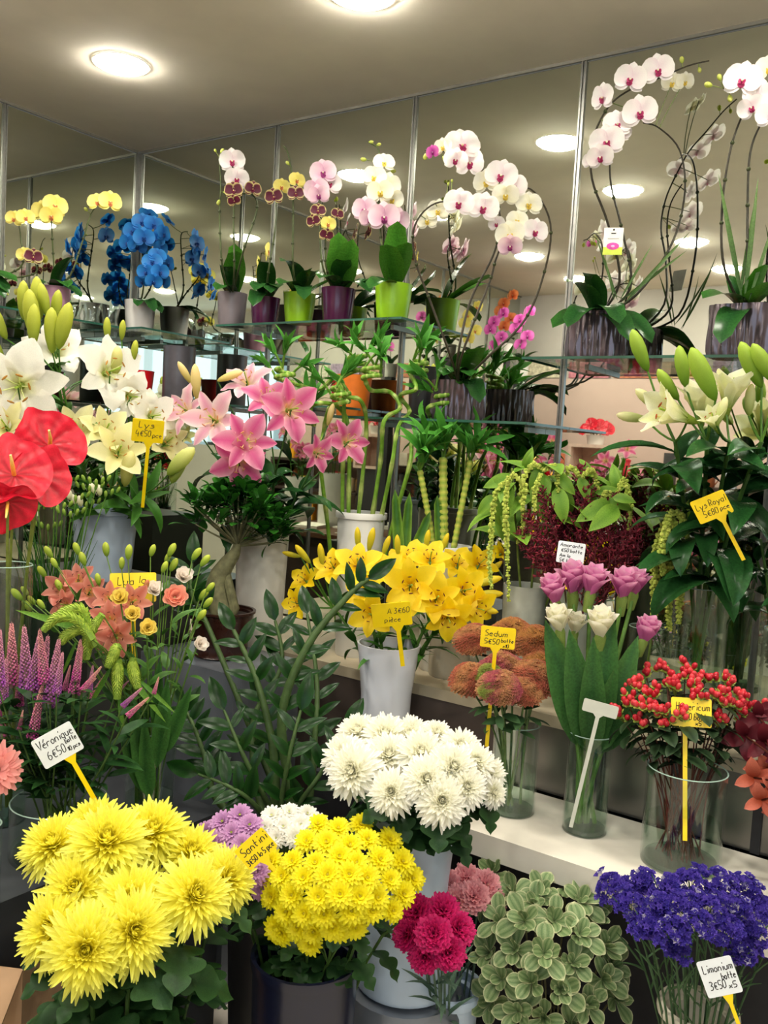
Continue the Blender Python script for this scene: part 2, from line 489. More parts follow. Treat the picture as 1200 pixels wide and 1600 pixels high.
EDGE = mat('glass_edge', '#2c5546', 0.15, 0, 0.05)
def glass_shelf(x0, y0, x1, y1, z, label):
    r = root('glass_shelf', label, 'shelf', ((x0 + x1) / 2, (y0 + y1) / 2, z - 0.008), 'glass shelves on the mirror walls')
    put('pane', boxmesh('pane', (x0, y0, z - 0.008), (x1, y1, z), SHELFGLASS), r)
    k = MB(); k.box((x0, y0 - 0.0008, z - 0.0075), (x1, y0, z - 0.0005)); put('polished_edge', k.mesh('polished_edge', EDGE, False), r)
    k = MB(); k.box((x1, y0, z - 0.0075), (x1 + 0.0008, y1, z - 0.0005)); put('polished_edge', k.mesh('polished_edge', EDGE, False), r)
    k = MB(); k.box((x0 - 0.0008, y0, z - 0.0075), (x0, y1, z - 0.0005)); put('polished_edge', k.mesh('polished_edge', EDGE, False), r)
    n = 2
    for i in range(n):
        k = MB()
        if x0 < 0.1:
            yy = y0 + (y1 - y0) * (0.2 + 0.6 * i)
            k.box((0.001, yy - 0.008, z - 0.026), (0.12, yy + 0.008, z - 0.009))
        else:
            xx = x0 + (x1 - x0) * (0.12 + 0.76 * i)
            k.box((xx - 0.006, -0.12, z - 0.024), (xx + 0.006, -0.001, z - 0.009))
        put('bracket', k.mesh('bracket', STEEL, False), r)
ZA, ZB, ZC, ZD = 1.897, 1.768, 1.588, 1.62
glass_shelf(0.70, -0.21, 1.495, -0.002, ZA, 'uppermost glass shelf carrying the grey, purple and lime orchid pots')
glass_shelf(1.925, -0.24, 3.1, -0.002, ZB, 'glass shelf under the two silver orchid planters')
glass_shelf(1.30, -0.29, 1.975, -0.002, ZC, 'glass shelf under the orange pot and the lower silver planter')
glass_shelf(0.002, -1.0, 0.26, -0.24, ZA - 0.004, 'glass shelf on the side mirror under the pink orchid pot')
k = None
glass_shelf(0.002, -0.232, 0.33, -0.002, ZA, 'corner glass shelf under the white pot of blue orchids')
glass_shelf(0.2, -0.28, 0.72, -0.002, ZD, 'glass shelf under the tall charcoal pot and the red pot')
# ------------------------------------------------------------------ containers
def shell(k, outer, th, mi=0, n=32, col=(0.5, 0.5, 0.5), wob=None):
    inner = [(max(r - th, 0.001), z) for r, z in reversed(outer)]
    inner = [(r, z if i < len(inner) - 1 else z + th) for i, (r, z) in enumerate(inner)]
    prof = [(0.0001, outer[0][1])] + outer + inner + [(0.0001, outer[0][1] + th)]
    k.lathe(prof, n, col, mi, wob=wob)
def bucket(name, label, cat, loc, rt, rb, h, m, rim=0.008, group=None, handle=False):
    k = MB()
    o = [(rb * 0.96, 0), (rb, 0.006), (rb + (rt - rb) * 0.5, h * 0.5), (rt, h - 0.02)]
    o += [(rt + rim, h - 0.018), (rt + rim * 1.2, h - 0.008), (rt + rim, h)] if rim else [(rt, h)]
    shell(k, o, 0.004 + (rim * 0.8 if rim else 0))
    return single(name, k.mesh(name, m), loc, label, cat, group)
def hourglass(name, label, loc, r, h, m, waist=0.78, foot=0.95):
    k = MB()
    o = [(r * foot * 0.98, 0), (r * foot, 0.008), (r * (foot + waist) / 2 * 0.98, h * 0.18), (r * waist, h * 0.45), (r * waist * 1.02, h * 0.6), (r * (1 + waist) / 2, h * 0.82), (r * 0.98, h * 0.97), (r * 1.0, h)]
    shell(k, o, 0.005, 0, 36)
    return single(name, k.mesh(name, m), loc, label, 'vase')
def glassvase(label, loc, r, h, water=0.5, flare=1.0, tint=None):
    rt = root('glass_vase', label, 'vase', loc)
    k = MB()
    shell(k, [(r * 0.98, 0), (r, 0.004), (r * (1 + flare) / 2, h * 0.5), (r * flare, h)], 0.0035, 0, 36)
    put('glass_body', k.mesh('glass_body', tint or GLASS), rt, WM[rt])
    k = MB(); k.lathe([(r * flare - .0036, h), (r * flare - .0018, h + .0016), (r * flare, h), (r * flare - .0018, h - .001), (r * flare - .0036, h)], 36)
    put('rim', k.mesh('rim', MATS.get('rim_highlight') or mat('rim_highlight', '#8fa89a', .1, 0, .02)), rt, WM[rt])  # pale opaque ring added as the bright highlight along the glass rim
    k = MB(); k.lathe([(0.001, 0.002), (r * 0.9, 0.002), (r * 0.9, 0.012), (0.001, 0.014)], 32)
    put('thick_base', k.mesh('thick_base', MATS.get('base_glass') or mat_glass('base_glass', (0.55, 0.75, 0.66), 0.7, 0.1)), rt, WM[rt])
    if water:
        k = MB(); k.lathe([(0.0001, 0.0145), (r * 0.94, 0.0145), (r * 0.94, h * water), (0.0001, h * water - 0.0015)], 32)
        put('water', k.mesh('water', WATER), rt, WM[rt])
    return rt
WHITEPL = mat('white_plastic', '#dcdcd6', 0.35, 0, 0.04, 10)
BLUEPL = mat('blue_plastic_daylight_tint', '#b2c4d6', 0.35, 0, 0.07, 10)  # pale blue plastic, made bluer to carry the cool daylight cast in its colour
NAVY = mat('navy_plastic', '#15182c', 0.25, 0, 0.1)
BLACKPL = mat('black_plastic', '#121214', 0.4)
CERAM = mat('white_glazed_ceramic', '#d6d9e0', 0.18, 0, 0.05, 8, coat=0.3)
CREAM = mat('cream_plastic', '#d8d2bd', 0.4, 0, 0.05, 10)

# ------------------------------------------------------------------ flower meshes
GR = hx('#3f7d22'); DG = hx('#1f4a18'); LG = hx('#8fbf3a')
def spider_mesh(name, tip, mid, n=150, flat=0.0, seed=1, w=0.055, ragged=0.2):
    random.seed(seed)
    k = MB(); c1, c2 = hx(tip), hx(mid)
    for i in range(n):
        f = ((i + 0.5) / n)                     # 0 centre .. 1 rim
        el = (1.5 - 1.7 * f ** 0.8) + rnd(-0.12, 0.12)
        L = (0.22 + 0.78 * f ** 0.75) * rnd(1 - ragged, 1.04)
        az = i * 2.39996 + rnd(-0.12, 0.12)
        bend = 0.75 * (1 - f) - 0.45 * f + rnd(-0.2, 0.2)
        rows, cols = blade(L, w * rnd(0.8, 1.15), lambda u: 0.75 + 0.25 * math.sin(u * 3) if u < 0.85 else 0.55 - 2.4 * (u - 0.85), start=el, bend=bend, fold=0.55, nl=4, nw=2,
                           colf=lambda u, v: mixc(c2, c1, u * (0.35 + 0.75 * f)))
        k.grid(rows, cols, 0, MX.Rotation(az, 4, 'Z') @ MX.Translation(V((0, 0.05 * f, 0.06 - 0.1 * f))))
    k.ball((0, 0, 0.04), (0.2, 0.2, 0.2), 8, 6, c2)
    k.ball((0, 0, -0.1), (0.14, 0.14, 0.1), 8, 5, hx('#5f8a2a'))
    return k.mesh(name, PETAL)
def daisy_mesh(name, tip, mid, eye, rings=((1.0, 16, 0.15), (0.86, 15, 0.45), (0.66, 13, 0.8), (0.42, 10, 1.15)), seed=2, w=0.15):
    random.seed(seed)
    k = MB(); c1, c2, c3 = hx(tip), hx(mid), hx(eye)
    for L, n, el in rings:
        o = rnd(0, 1)
        for i in range(n):
            rows, cols = blade(L * rnd(0.92, 1.05), w, lambda u: 0.6 + 0.5 * math.sin(u * 2.6) if u < 0.8 else max(0.15, 1.04 - 3.6 * (u - 0.8)), start=el + rnd(-0.1, 0.1), bend=-0.35, cup=0.35, nl=3, nw=2,
                               colf=lambda u, v: mixc(c2, c1, u * 1.2))
            k.grid(rows, cols, 0, MX.Rotation(6.283 * (i + o) / n, 4, 'Z'))
    k.ball((0, 0, 0.1), (0.16, 0.16, 0.12), 10, 6, c3)
    k.ball((0, 0, -0.08), (0.2, 0.2, 0.12), 8, 5, GR)
    return k.mesh(name, PETAL)
def carnation_mesh(name, c_out, c_in, seed=3):
    random.seed(seed)
    k = MB(); c1, c2 = hx(c_out), hx(c_in)
    for ring, (n, el, L, r0) in enumerate(((9, 0.15, 0.95, 0.1), (9, 0.45, 0.92, 0.08), (8, 0.75, 0.86, 0.06), (7, 1.05, 0.8, 0.04), (5, 1.35, 0.72, 0.02))):
        o = rnd(0, 1)
        for i in range(n):
            rows, cols = blade(L * rnd(0.9, 1.06), 0.44, fan, start=el + 0.25, bend=-0.6, ruf=0.09, rufn=1.2, nl=4, nw=8, colf=lambda u, v: mixc(c2, c1, u ** 2 + rnd(-.05, .05)))
            for j, p in enumerate(rows[-1]):
                q = 0.07 * (1 if j % 2 else -1) + rnd(-0.04, 0.04)
                rows[-1][j] = p + V((0, q * 0.6, q))
            for j, p in enumerate(rows[-2]):
                rows[-2][j] = p + V((0, 0, 0.05 * math.sin(j * 2.1 + i)))
            k.grid(rows, cols, 0, MX.Rotation(6.283 * (i + o) / n + rnd(-.15, .15), 4, 'Z') @ MX.Translation(V((0, r0, 0))))
    k.lathe([(0.05, -0.75), (0.13, -0.68), (0.15, -0.3), (0.22, 0.0)], 10, hx('#5d7f4d'))
    return k.mesh(name, PETAL)
def bud_mesh(name, base, tip, ridge=0.12, fat=0.17):
    k = MB(); c1, c2 = hx(base), hx(tip)
    prof = [(0.03, 0), (fat * 0.55, 0.1), (fat * 0.85, 0.3), (fat, 0.55), (fat * 0.9, 0.75), (fat * 0.55, 0.92), (0.02, 1.0)]
    k.lathe(prof, 12, [mixc(c1, c2, z) for r, z in prof], 0, MX.Rotation(-math.pi / 2, 4, 'X'), wob=lambda a, z: 1 - ridge * (0.5 + 0.5 * math.cos(3 * a)) ** 3)
    return k.mesh(name, PETAL)
def lily_petal(name, edge, mid, throat, W=0.27, start=1.0, bend=-1.35, cup=0.25, ruf=0.03, spots=None):
    e, m, t = hx(edge), hx(mid), hx(throat)
    def cf(u, v):
        c = mixc(m, e, abs(v) ** 1.5 * 0.9)
        return mixc(t, c, u * 2.6)
    return blade_mesh(name, PETAL, L=1.0, W=W, prof=tepal, start=start, bend=bend, cup=cup, ruf=ruf, nl=8, nw=6, colf=cf)
def stamen_mesh(name, anther, fil='#e8e08a'):
    k = MB(); a, f = hx(anther), hx(fil)
    for i in range(6):
        an = 6.283 * (i + 0.5) / 6
        d = V((math.cos(an), math.sin(an), 0))
        p = [V((0, 0, 0.02)), d * 0.08 + V((0, 0, 0.28)), d * 0.24 + V((0, 0, 0.55))]
        k.tube(p, [0.014, 0.012, 0.009], 4, f)
        tn = V((-d.y, d.x, 0.1))
        k.tube([p[2] - tn * 0.06, p[2], p[2] + tn * 0.06], [0.012, 0.022, 0.012], 5, a)
    k.tube([V((0, 0, 0)), V((0.02, 0, 0.4)), V((0.05, 0, 0.66))], [0.028, 0.018, 0.026], 5, hx('#a8c24a'))
    k.lathe([(0.03, -0.22), (0.075, -0.12), (0.1, 0.02), (0.06, 0.05)], 8, hx('#9fb545'))
    return k.mesh(name, PETAL)
def lily_flower(parent, pos, d, size, petals, stamens, roll=None, open_=1.0):
    m = fm(pos, d, rnd(0, 1) if roll is None else roll, size)
    f = put('flower', stamens, parent, m)
    for i in range(6):
        s = 1.0 if i % 2 else 0.93
        put('petal', petals[i % 2] if isinstance(petals, (list, tuple)) else petals, f, m @ MX.Rotation(i * math.pi / 3, 4, 'Z') @ MX.Rotation((open_ - 1) * 0.6 + rnd(-0.06, 0.06), 4, 'X') @ MX.Translation(V((0, 0.03, 0))) @ MX.Scale(s, 4))
    return f
LILYLEAF = [blade_mesh('lily_leaf', LEAF, L=1, W=w, prof=lance, start=0.5, bend=b, fold=0.25, nl=7, nw=2, colf=lambda u, v: mixc(hx('#2c5e1e'), hx('#4f8a2c'), u * .6 + abs(v) * .3)) for w, b in ((0.11, -0.9), (0.13, -1.5), (0.09, -0.4))]
DARKLILYLEAF = [blade_mesh('lily_leaf', GLOSSLEAF, L=1, W=w, prof=lance, start=0.6, bend=b, fold=0.3, nl=8, nw=4, colf=lambda u, v: mixc(hx('#173a1b'), hx('#2d5e2c'), u * .5 + abs(v) * .5)) for w, b in ((0.17, -1.3), (0.2, -2.0), (0.15, -0.8))]
def mum_leaf(name, c1, c2):
    base = lance
    def pf(u):
        return max(0.05, base(u) * (0.5 + 0.56 * abs(math.sin(u * 9.0)) ** 0.7))
    return blade_mesh(name, LEAF, L=1, W=0.4, prof=pf, start=0.35, bend=-0.9, ruf=0.03, fold=0.14, nl=20, nw=4, colf=lambda u, v: mixc(hx(c1), hx(c2), abs(v) * .5 + u * .3))
MUMLEAF = [mum_leaf('mum_leaf', '#1d3b1c', '#3a6330'), mum_leaf('mum_leaf', '#23452a', '#4a7040')]

def cut_stem(name, label, cat, base, mid, top, r, col, group=None, n=9):
    rt = root(name, label, cat, base, group)
    path = bez(base, mid, top, n)
    stalk(rt, path, r, r * 0.8, col)
    return rt, path
def inside(vase_loc, r, z0):
    a, q = rnd(0, 6.283), r * math.sqrt(rnd(0, 1)) * 0.6
    return V((vase_loc[0] + q * math.cos(a), vase_loc[1] + q * math.sin(a), vase_loc[2] + z0))
def neck(vase_loc, h, r, top, k=0.7):
    c = V((vase_loc[0], vase_loc[1], vase_loc[2] + h))
    d = V(top) - c; d.z = 0
    if d.length > 1e-4:
        d = d.normalized() * min(d.length * 0.5, r * k)
    return c + d
# ------------------------------------------------------------------ yellow spider chrysanthemums, front
YSP = [spider_mesh('spider_bloom', '#f6f67a', '#f6e812', 270, seed=s, w=0.06) for s in (1, 2, 3)]
c = at(195, 1480, 1.47)
VB = (c.x, c.y, 0.0)
bucket('flower_bucket', 'black bucket of big yellow spider chrysanthemums at the front corner', 'bucket', VB, 0.125, 0.10, 0.46, BLACKPL)
MUMS = [
    (85, 1322, 1.58, 60, -.5, .9, 'yellow spider chrysanthemum at the outer end of the back row'),
    (168, 1318, 1.47, 70, -.1, .9, 'wide yellow spider chrysanthemum in the middle of the upper row'),
    (150, 1292, 1.66, 58, -.2, 1.3, 'yellow spider chrysanthemum peeking out behind the upper row'),
    (238, 1302, 1.58, 64, .2, 1.1, 'yellow spider chrysanthemum in front of the mixed bouquet vase'),
    (298, 1334, 1.58, 54, .4, .9, 'small yellow spider chrysanthemum beside the lilac button mums'),
    (352, 1374, 1.52, 56, .7, .5, 'yellow spider chrysanthemum touching the lilac button mums'),
    (303, 1400, 1.40, 66, .45, .4, 'single yellow spider chrysanthemum with loose drooping lower petals'),
    (122, 1388, 1.42, 66, -.3, .35, 'yellow spider chrysanthemum high in the large front cluster'),
    (208, 1408, 1.40, 66, .15, .5, 'yellow spider chrysanthemum at the upper inner side of the front cluster'),
    (85, 1452, 1.37, 68, -.55, .1, 'yellow spider chrysanthemum at the outer side of the front cluster'),
    (207, 1455, 1.34, 70, .35, .05, 'yellow spider chrysanthemum at the inner side of the front cluster'),
    (135, 1482, 1.31, 74, -.1, -.15, 'lowest and largest yellow spider chrysanthemum of the front cluster')]
for px, py, dp, R, r_, u_, lab in MUMS:
    t = at(px, py, dp)
    d = face(t, r_, u_)
    st, path = cut_stem('spider_chrysanthemum', lab, 'flower', inside(VB, 0.08, 0.03), neck(VB, 0.46, 0.125, t), t - d * 0.012, 0.004, '#41622c', 'yellow spider chrysanthemums in the black bucket')
    put('bloom', random.choice(YSP), st, fm(t, d, rnd(0, 6), px2m(R * 1.14, dp)), kind='stuff')
    leaves(st, path, MUMLEAF, 10, 0.45, 0.95, 0.085, 0.2, droop=0.25)

# ------------------------------------------------------------------ white chrysanthemums
WSP = [spider_mesh('white_bloom', '#fbfaf4', '#f6f4dc', 210, seed=s, w=0.085, ragged=0.14) for s in (4, 5, 6)]
c = at(640, 1390, 1.85)
VW = (c.x, c.y, 0.40)
r = 0.135
k = MB(); k.lathe([(0.14, 0), (0.145, 0.01), (0.13, 0.36), (0.12, 0.392), (0.05, 0.397), (0.001, 0.397)], 32)
single('round_stand', k.mesh('round_stand', GREYP), (VW[0], VW[1], 0), 'round grey stand under the pale blue vase', 'stand')
hourglass('tall_vase', 'tall pale blue vase full of white chrysanthemums', VW, 0.092, 0.36, BLUEPL, 0.84, 1.12)
WM_L = [(560, 1146, 1.88, 40, -.3, 1.1), (602, 1150, 1.84, 42, 0, 1.0), (640, 1152, 1.86, 42, .1, 1.0), (683, 1147, 1.86, 28, .3, 1.0), (537, 1182, 1.8, 40, -.6, .6), (552, 1205, 1.72, 48, -.45, .3),
        (608, 1182, 1.76, 44, -.1, .7), (658, 1178, 1.74, 44, .1, .7), (612, 1237, 1.66, 40, -.15, .1), (666, 1218, 1.66, 44, .1, .35), (690, 1250, 1.64, 46, .1, -.05), (707, 1200, 1.68, 44, .3, .5),
        (728, 1230, 1.66, 38, .4, .15), (742, 1192, 1.72, 38, .5, .5), (770, 1238, 1.72, 26, .7, .1), (762, 1208, 1.76, 34, .6, .4), (720, 1168, 1.78, 36, .3, .8)]
WLAB = row_labels(WM_L, 'shaggy white chrysanthemum', ['top row', 'upper middle row', 'lower middle row', 'front row'], 'the dark glossy plant')
for i, (px, py, dp, R, r_, u_) in enumerate(WM_L):
    t = at(px, py, dp); d = face(t, r_, u_)
    st, path = cut_stem('white_chrysanthemum', WLAB[i], 'flower', inside(VW, 0.05, 0.03), neck(VW, 0.36, 0.09, t), t - d * 0.012, 0.0035, '#41622c', 'white chrysanthemums in the pale blue vase')
    put('bloom', random.choice(WSP), st, fm(t, d, rnd(0, 6), px2m(R * 1.12, dp)), kind='stuff')
    leaves(st, path, MUMLEAF, 6, 0.55, 0.95, 0.07, 0.15, droop=0.2)

# ------------------------------------------------------------------ button chrysanthemums (yellow, lilac, white sprays)
DY = [daisy_mesh('button_bloom', '#f6ee1c', '#eed400', '#d8c820', seed=s) for s in (1, 2)]
DL = [daisy_mesh('button_bloom', '#cf9fcb', '#a765a6', '#9fae3c', seed=s) for s in (3, 4)]
DW = [daisy_mesh('button_bloom', '#f5f3ec', '#e3e2cc', '#cfd38a', seed=s) for s in (5, 6)]
c = at(478, 1500, 1.66)
VS = (c.x, c.y, 0.0)
bucket('flower_bucket', 'tall navy bucket of yellow, lilac and white button chrysanthemums', 'bucket', VS, 0.098, 0.085, at(470, 1488, 1.66).z, NAVY, 0.004)
HS = at(470, 1488, 1.66).z
yb = []
row = 0
y = 1290
while y < 1480:
    x = 395 + (17 if row % 2 else 0)
    while x < 655:
        ex, ey = (x - 528) / 122.0, (y - 1368) / 92.0
        low = y > 1425 and 415 < x < 545 and y < 1478
        if (ex * ex + ey * ey < 1.0 and not (x < 455 and y < 1325)) or low:
            if not (x > 560 and y > 1440):
                yb.append((x + rnd(-5, 5), y + rnd(-5, 5)))
        x += 33
    y += 27; row += 1
yb += [(441, 1458), (484, 1472), (520, 1448)]
def dome_dep(x, y, cx, cy, rx, ry, d0, dz):
    q = min(1.0, ((x - cx) / rx) ** 2 + ((y - cy) / ry) ** 2)
    return d0 + dz * q + (cy - y) * 0.0010
def sprays(pts, meshes, name, label, group, landmark, cx, cy, rx, ry, d0, dz, R, per, col='#4d6e30'):
    left = sorted(pts); ns = 0
    while left:
        a = left.pop(0)
        left.sort(key=lambda p: (p[0] - a[0]) ** 2 + (p[1] - a[1]) ** 2)
        grp = [a] + left[:per - 1]; left = sorted(left[per - 1:])
        tops = []
        for x, y in grp:
            dp = dome_dep(x, y, cx, cy, rx, ry, d0, dz)
            tops.append((at(x, y, dp), dp, face(at(x, y, dp), 0.75 * (x - cx) / rx, 0.35 + 0.8 * (cy - y) / ry)))
        cen = sum((q[0] for q in tops), V((0, 0, 0))) / len(tops)
        fork = cen - face(cen) * 0.07 - V((0, 0, 0.06))
        base = inside(VS, 0.06, 0.03)
        rt = root(name, '%s, %s counted from %s' % (label, ORD[ns], landmark), 'flower', base, group); ns += 1
        path = bez(base, neck(VS, HS, 0.09, fork), fork, 8)
        k = MB(); k.tube(path, 0.003, 5, hx(col))
        for t, dp, d in tops:
            k.tube(bez(fork, (fork + t) / 2 - d * 0.02, t - d * 0.006, 4), 0.0016, 4, hx(col))
        put('stem', k.mesh('stem', LEAF), rt)
        for t, dp, d in tops:
            put('bloom', random.choice(meshes), rt, fm(t, d, rnd(0, 6), px2m(R * rnd(0.9, 1.1), dp)), kind='stuff')
        leaves(rt, path, MUMLEAF, 4, 0.65, 0.98, 0.06, 0.2, droop=0.25)
sprays(yb, DY, 'yellow_button_chrysanthemum', 'spray of small yellow button chrysanthemums', 'yellow button chrysanthemum sprays', 'the tilted price card', 528, 1368, 125, 105, 1.50, 0.16, 23, 5)
sprays([(322, 1300), (348, 1285), (375, 1275), (335, 1318), (362, 1302), (390, 1290), (350, 1335), (378, 1320), (400, 1362), (408, 1388), (392, 1345), (372, 1345)], DL, 'lilac_button_chrysanthemum', 'spray of lilac button chrysanthemums', 'lilac button chrysanthemum sprays', 'the yellow spider blooms', 400, 1330, 90, 70, 1.60, 0.12, 21, 4)
sprays([(425, 1275), (452, 1270), (480, 1272), (415, 1293), (443, 1292), (470, 1290), (497, 1285), (432, 1310), (462, 1308), (490, 1302)], DW, 'white_button_chrysanthemum', 'spray of white button chrysanthemums', 'white button chrysanthemum sprays', 'the lilac ones', 455, 1300, 70, 50, 1.66, 0.08, 20, 5)

# ------------------------------------------------------------------ carnations
CH = [carnation_mesh('carnation_bloom', '#e32a7c', '#a01250', s) for s in (1, 2)]
CP = [carnation_mesh('carnation_bloom', '#f0b4b8', '#d97f8c', s) for s in (3, 4)]
c = at(700, 1560, 1.86)
VC = (c.x, c.y, 0.0)
HC = at(700, 1536, 1.86).z
bucket('flower_pot', 'pale blue pot with thick rolled rim holding carnations', 'pot', VC, 0.062, 0.055, HC, BLUEPL, 0.011)
CGREEN = '#6f8a72'
CLEAF = [blade_mesh('carnation_leaf', LEAF, L=1, W=0.05, prof=lance, start=0.5, bend=-0.8, fold=0.4, nl=5, nw=2, colf=lambda u, v: mixc(hx('#4b6a55'), hx('#7c9a80'), u))]
def carn(pts, meshes, name, word, group):
    for px, py, dp, R, r_, u_, w in pts:
        t = at(px, py, dp); d = face(t, r_, u_)
        st, path = cut_stem(name, word + ' ' + w, 'flower', inside(VC, 0.05, 0.03), neck(VC, HC, 0.06, t, 0.9), t - d * 0.03, 0.0028, CGREEN, group)
        put('bloom', random.choice(meshes), st, fm(t, d, rnd(0, 6), px2m(R * .78, dp)), kind='stuff')
        leaves(st, path, CLEAF, 3, 0.45, 0.8, 0.09, 0.5)
carn([(652, 1426, 1.70, 34, -.4, .5, 'at the top outer side of its bunch'), (692, 1424, 1.70, 34, .1, .7, 'at the top middle of its bunch'), (638, 1460, 1.68, 32, -.7, .1, 'at the outer edge beside the pale blue vase'),
      (678, 1460, 1.64, 36, -.1, .2, 'in the centre of its bunch'), (714, 1452, 1.68, 34, .5, .3, 'at the inner edge below the pale pink ones'), (664, 1494, 1.66, 32, -.3, -.2, 'lowest on the outer side, above the pot rim'), (700, 1488, 1.65, 34, .3, -.1, 'lowest on the inner side, above the pot rim')],
     CH, 'magenta_carnation', 'hot pink carnation', 'hot pink carnations')
carn([(700, 1386, 1.88, 30, -.3, .6, 'at the outer end of the pale bunch'), (728, 1374, 1.9, 30, 0, .9, 'at the top of the pale bunch'), (758, 1384, 1.88, 30, .3, .6, 'at the upper inner side of the pale bunch'),
      (770, 1410, 1.86, 28, .6, .2, 'lowest of the pale bunch, beside the variegated foliage'), (740, 1402, 1.84, 32, .1, .4, 'at the front of the pale bunch'), (715, 1406, 1.84, 28, -.2, .3, 'just above the hot pink bunch')],
     CP, 'pale_pink_carnation', 'pale pink carnation', 'pale pink carnations')

# ------------------------------------------------------------------ variegated foliage
c = at(868, 1560, 1.86)
VP = (c.x, c.y, 0.0)
bucket('flower_bucket', 'black bucket of variegated green foliage below the white shelf', 'bucket', VP, 0.085, 0.075, 0.33, BLACKPL, 0.006)
def varieg(u, v):
    e = abs(v)
    return mixc(mixc(hx('#6c8c55'), hx('#a3b880'), 0.5 + 0.5 * math.sin(9 * v + 3 * u)), hx('#ecebb8'), 1.0 if (e > 0.88 or u > 0.95) else 0.0)
PLEAF = [blade_mesh('pittosporum_leaf', LEAF, L=1, W=w, prof=obov, start=0.4, bend=b, ruf=0.03, rufn=2, cup=0.15, nl=9, nw=10, colf=varieg) for w, b in ((0.27, -0.5), (0.24, 0.3), (0.3, -0.9))]
PT = [(770, 1365), (800, 1400), (845, 1395), (885, 1385), (925, 1430), (780, 1440), (820, 1440), (865, 1440), (905, 1460), (945, 1480), (765, 1490), (805, 1485), (850, 1490), (895, 1505), (940, 1530), (785, 1530), (830, 1535), (875, 1545),
      (915, 1570), (770, 1565), (810, 1580), (850, 1590), (960, 1560), (760, 1410), (905, 1410), (955, 1510), (890, 1600), (835, 1415)]
PTL = row_labels(PT, 'variegated foliage sprig', ['top row', 'second row', 'third row', 'bottom row'], 'the carnations')
for i, (px, py) in enumerate(PT):
    q = ((px - 855) / 105) ** 2 + ((py - 1490) / 120) ** 2
    t = at(px, py, 1.70 + 0.14 * min(q, 1.3) + rnd(-.02, .02) + (1490 - py) * 0.0006)
    st, path = cut_stem('pittosporum_sprig', PTL[i], 'foliage', inside(VP, 0.06, 0.03), neck(VP, 0.33, 0.08, t), t, 0.0025, '#5d5a3a', 'variegated foliage sprigs')
    ax = (face(t, 0.6 * (px - 855) / 105, 0.3 + 0.5 * (1490 - py) / 120)).normalized()
    az = rnd(0, 6)
    for j in range(9):
        el = 0.05 + 0.12 * j
        m = fm(t, ax) @ MX.Rotation(az, 4, 'Z') @ MX.Rotation(el, 4, 'X') @ MX.Scale(px2m(rnd(40, 54), 1.75) * (1 - 0.045 * j), 4)
        put('leaf', random.choice(PLEAF), st, m); az += 2.4

# ------------------------------------------------------------------ statice (purple)
c = at(1090, 1590, 1.74)
VT = (c.x, c.y, 0.0)
HT = at(1090, 1572, 1.74).z
bucket('flower_pot', 'cream pot with rolled rim holding purple statice', 'pot', VT, 0.066, 0.056, HT, CREAM, 0.010)
def statice_mesh(seed):
    random.seed(seed)
    k = MB()
    for b in range(9):
        a, e = rnd(0, 6.28), rnd(0.2, 1.35)
        d = V((math.cos(a) * math.cos(e), math.sin(a) * math.cos(e), math.sin(e)))
        tip = d * rnd(0.6, 1.0)
        k.tube([V((0, 0, -0.5)), tip * 0.5, tip], 0.02, 4, hx('#4b6a3d'))
        for j in range(13):
            p = tip + V((rnd(-.28, .28), rnd(-.28, .28), rnd(-.12, .16)))
            col = mixc(hx('#3a2a9c'), hx('#6a4fc0'), rnd(0, 1))
            if rnd(0, 1) < 0.05: col = hx('#c9c3d8')
            n = (p - V((0, 0, -0.4))).normalized()
            mm = fm(p, n, rnd(0, 6), rnd(0.16, 0.23))
            vs = [(0, 0, -0.5)] + [((1.0 if q % 2 == 0 else 0.55) * math.cos(q * 0.628), (1.0 if q % 2 == 0 else 0.55) * math.sin(q * 0.628), 0.35 + (0.15 if q % 2 else 0)) for q in range(10)]
            k.add(vs, [(0, 1 + q, 1 + (q + 1) % 10) for q in range(10)], [mixc(col, (0.9, 0.9, 0.9), .1)] + [col] * 10, 0, mm)
    return k.mesh('floret_spray', PETAL)
STM = [statice_mesh(s) for s in (1, 2, 3)]
ST = [(960, 1395), (1000, 1385), (1040, 1395), (1080, 1385), (1125, 1390), (1165, 1400), (985, 1420), (1025, 1425), (1068, 1420), (1108, 1425), (1150, 1430), (1190, 1430), (1010, 1455), (1050, 1465), (1090, 1455), (1135, 1460), (1175, 1465), (1065, 1490), (1200, 1480), (1155, 1490)]
STL = row_labels(ST, 'purple statice stem', ['top row', 'second row', 'front row'], 'the variegated foliage')
for i, (px, py) in enumerate(ST):
    q = ((px - 1085) / 125) ** 2 + ((py - 1440) / 70) ** 2
    dp = 1.58 + 0.12 * min(q, 1.3) + (1440 - py) * 0.001
    t = at(px, py, dp)
    st, path = cut_stem('statice', STL[i], 'flower', inside(VT, 0.05, 0.03), neck(VT, HT, 0.06, t, 0.9), t, 0.0025, '#4d6d46', 'purple statice stems')
    put('floret_spray', random.choice(STM), st, fm(t, face(t, 0.3 * (px - 1085) / 125, 1.0), rnd(0, 6), px2m(30, dp)), kind='stuff')
    k = MB()
    for j in range(5):
        p, tg = along(path, rnd(0.55, 0.95))
        e = p + V((rnd(-.05, .05), rnd(-.05, .05), rnd(0.02, .08)))
        k.tube(bez(p, p + (e - p) * 0.5 + tg * 0.01, e, 4), [0.0022, 0.002, 0.0016, 0.0008], 4, hx('#55774c'))
    put('side_shoots', k.mesh('side_shoots', LEAF), st)
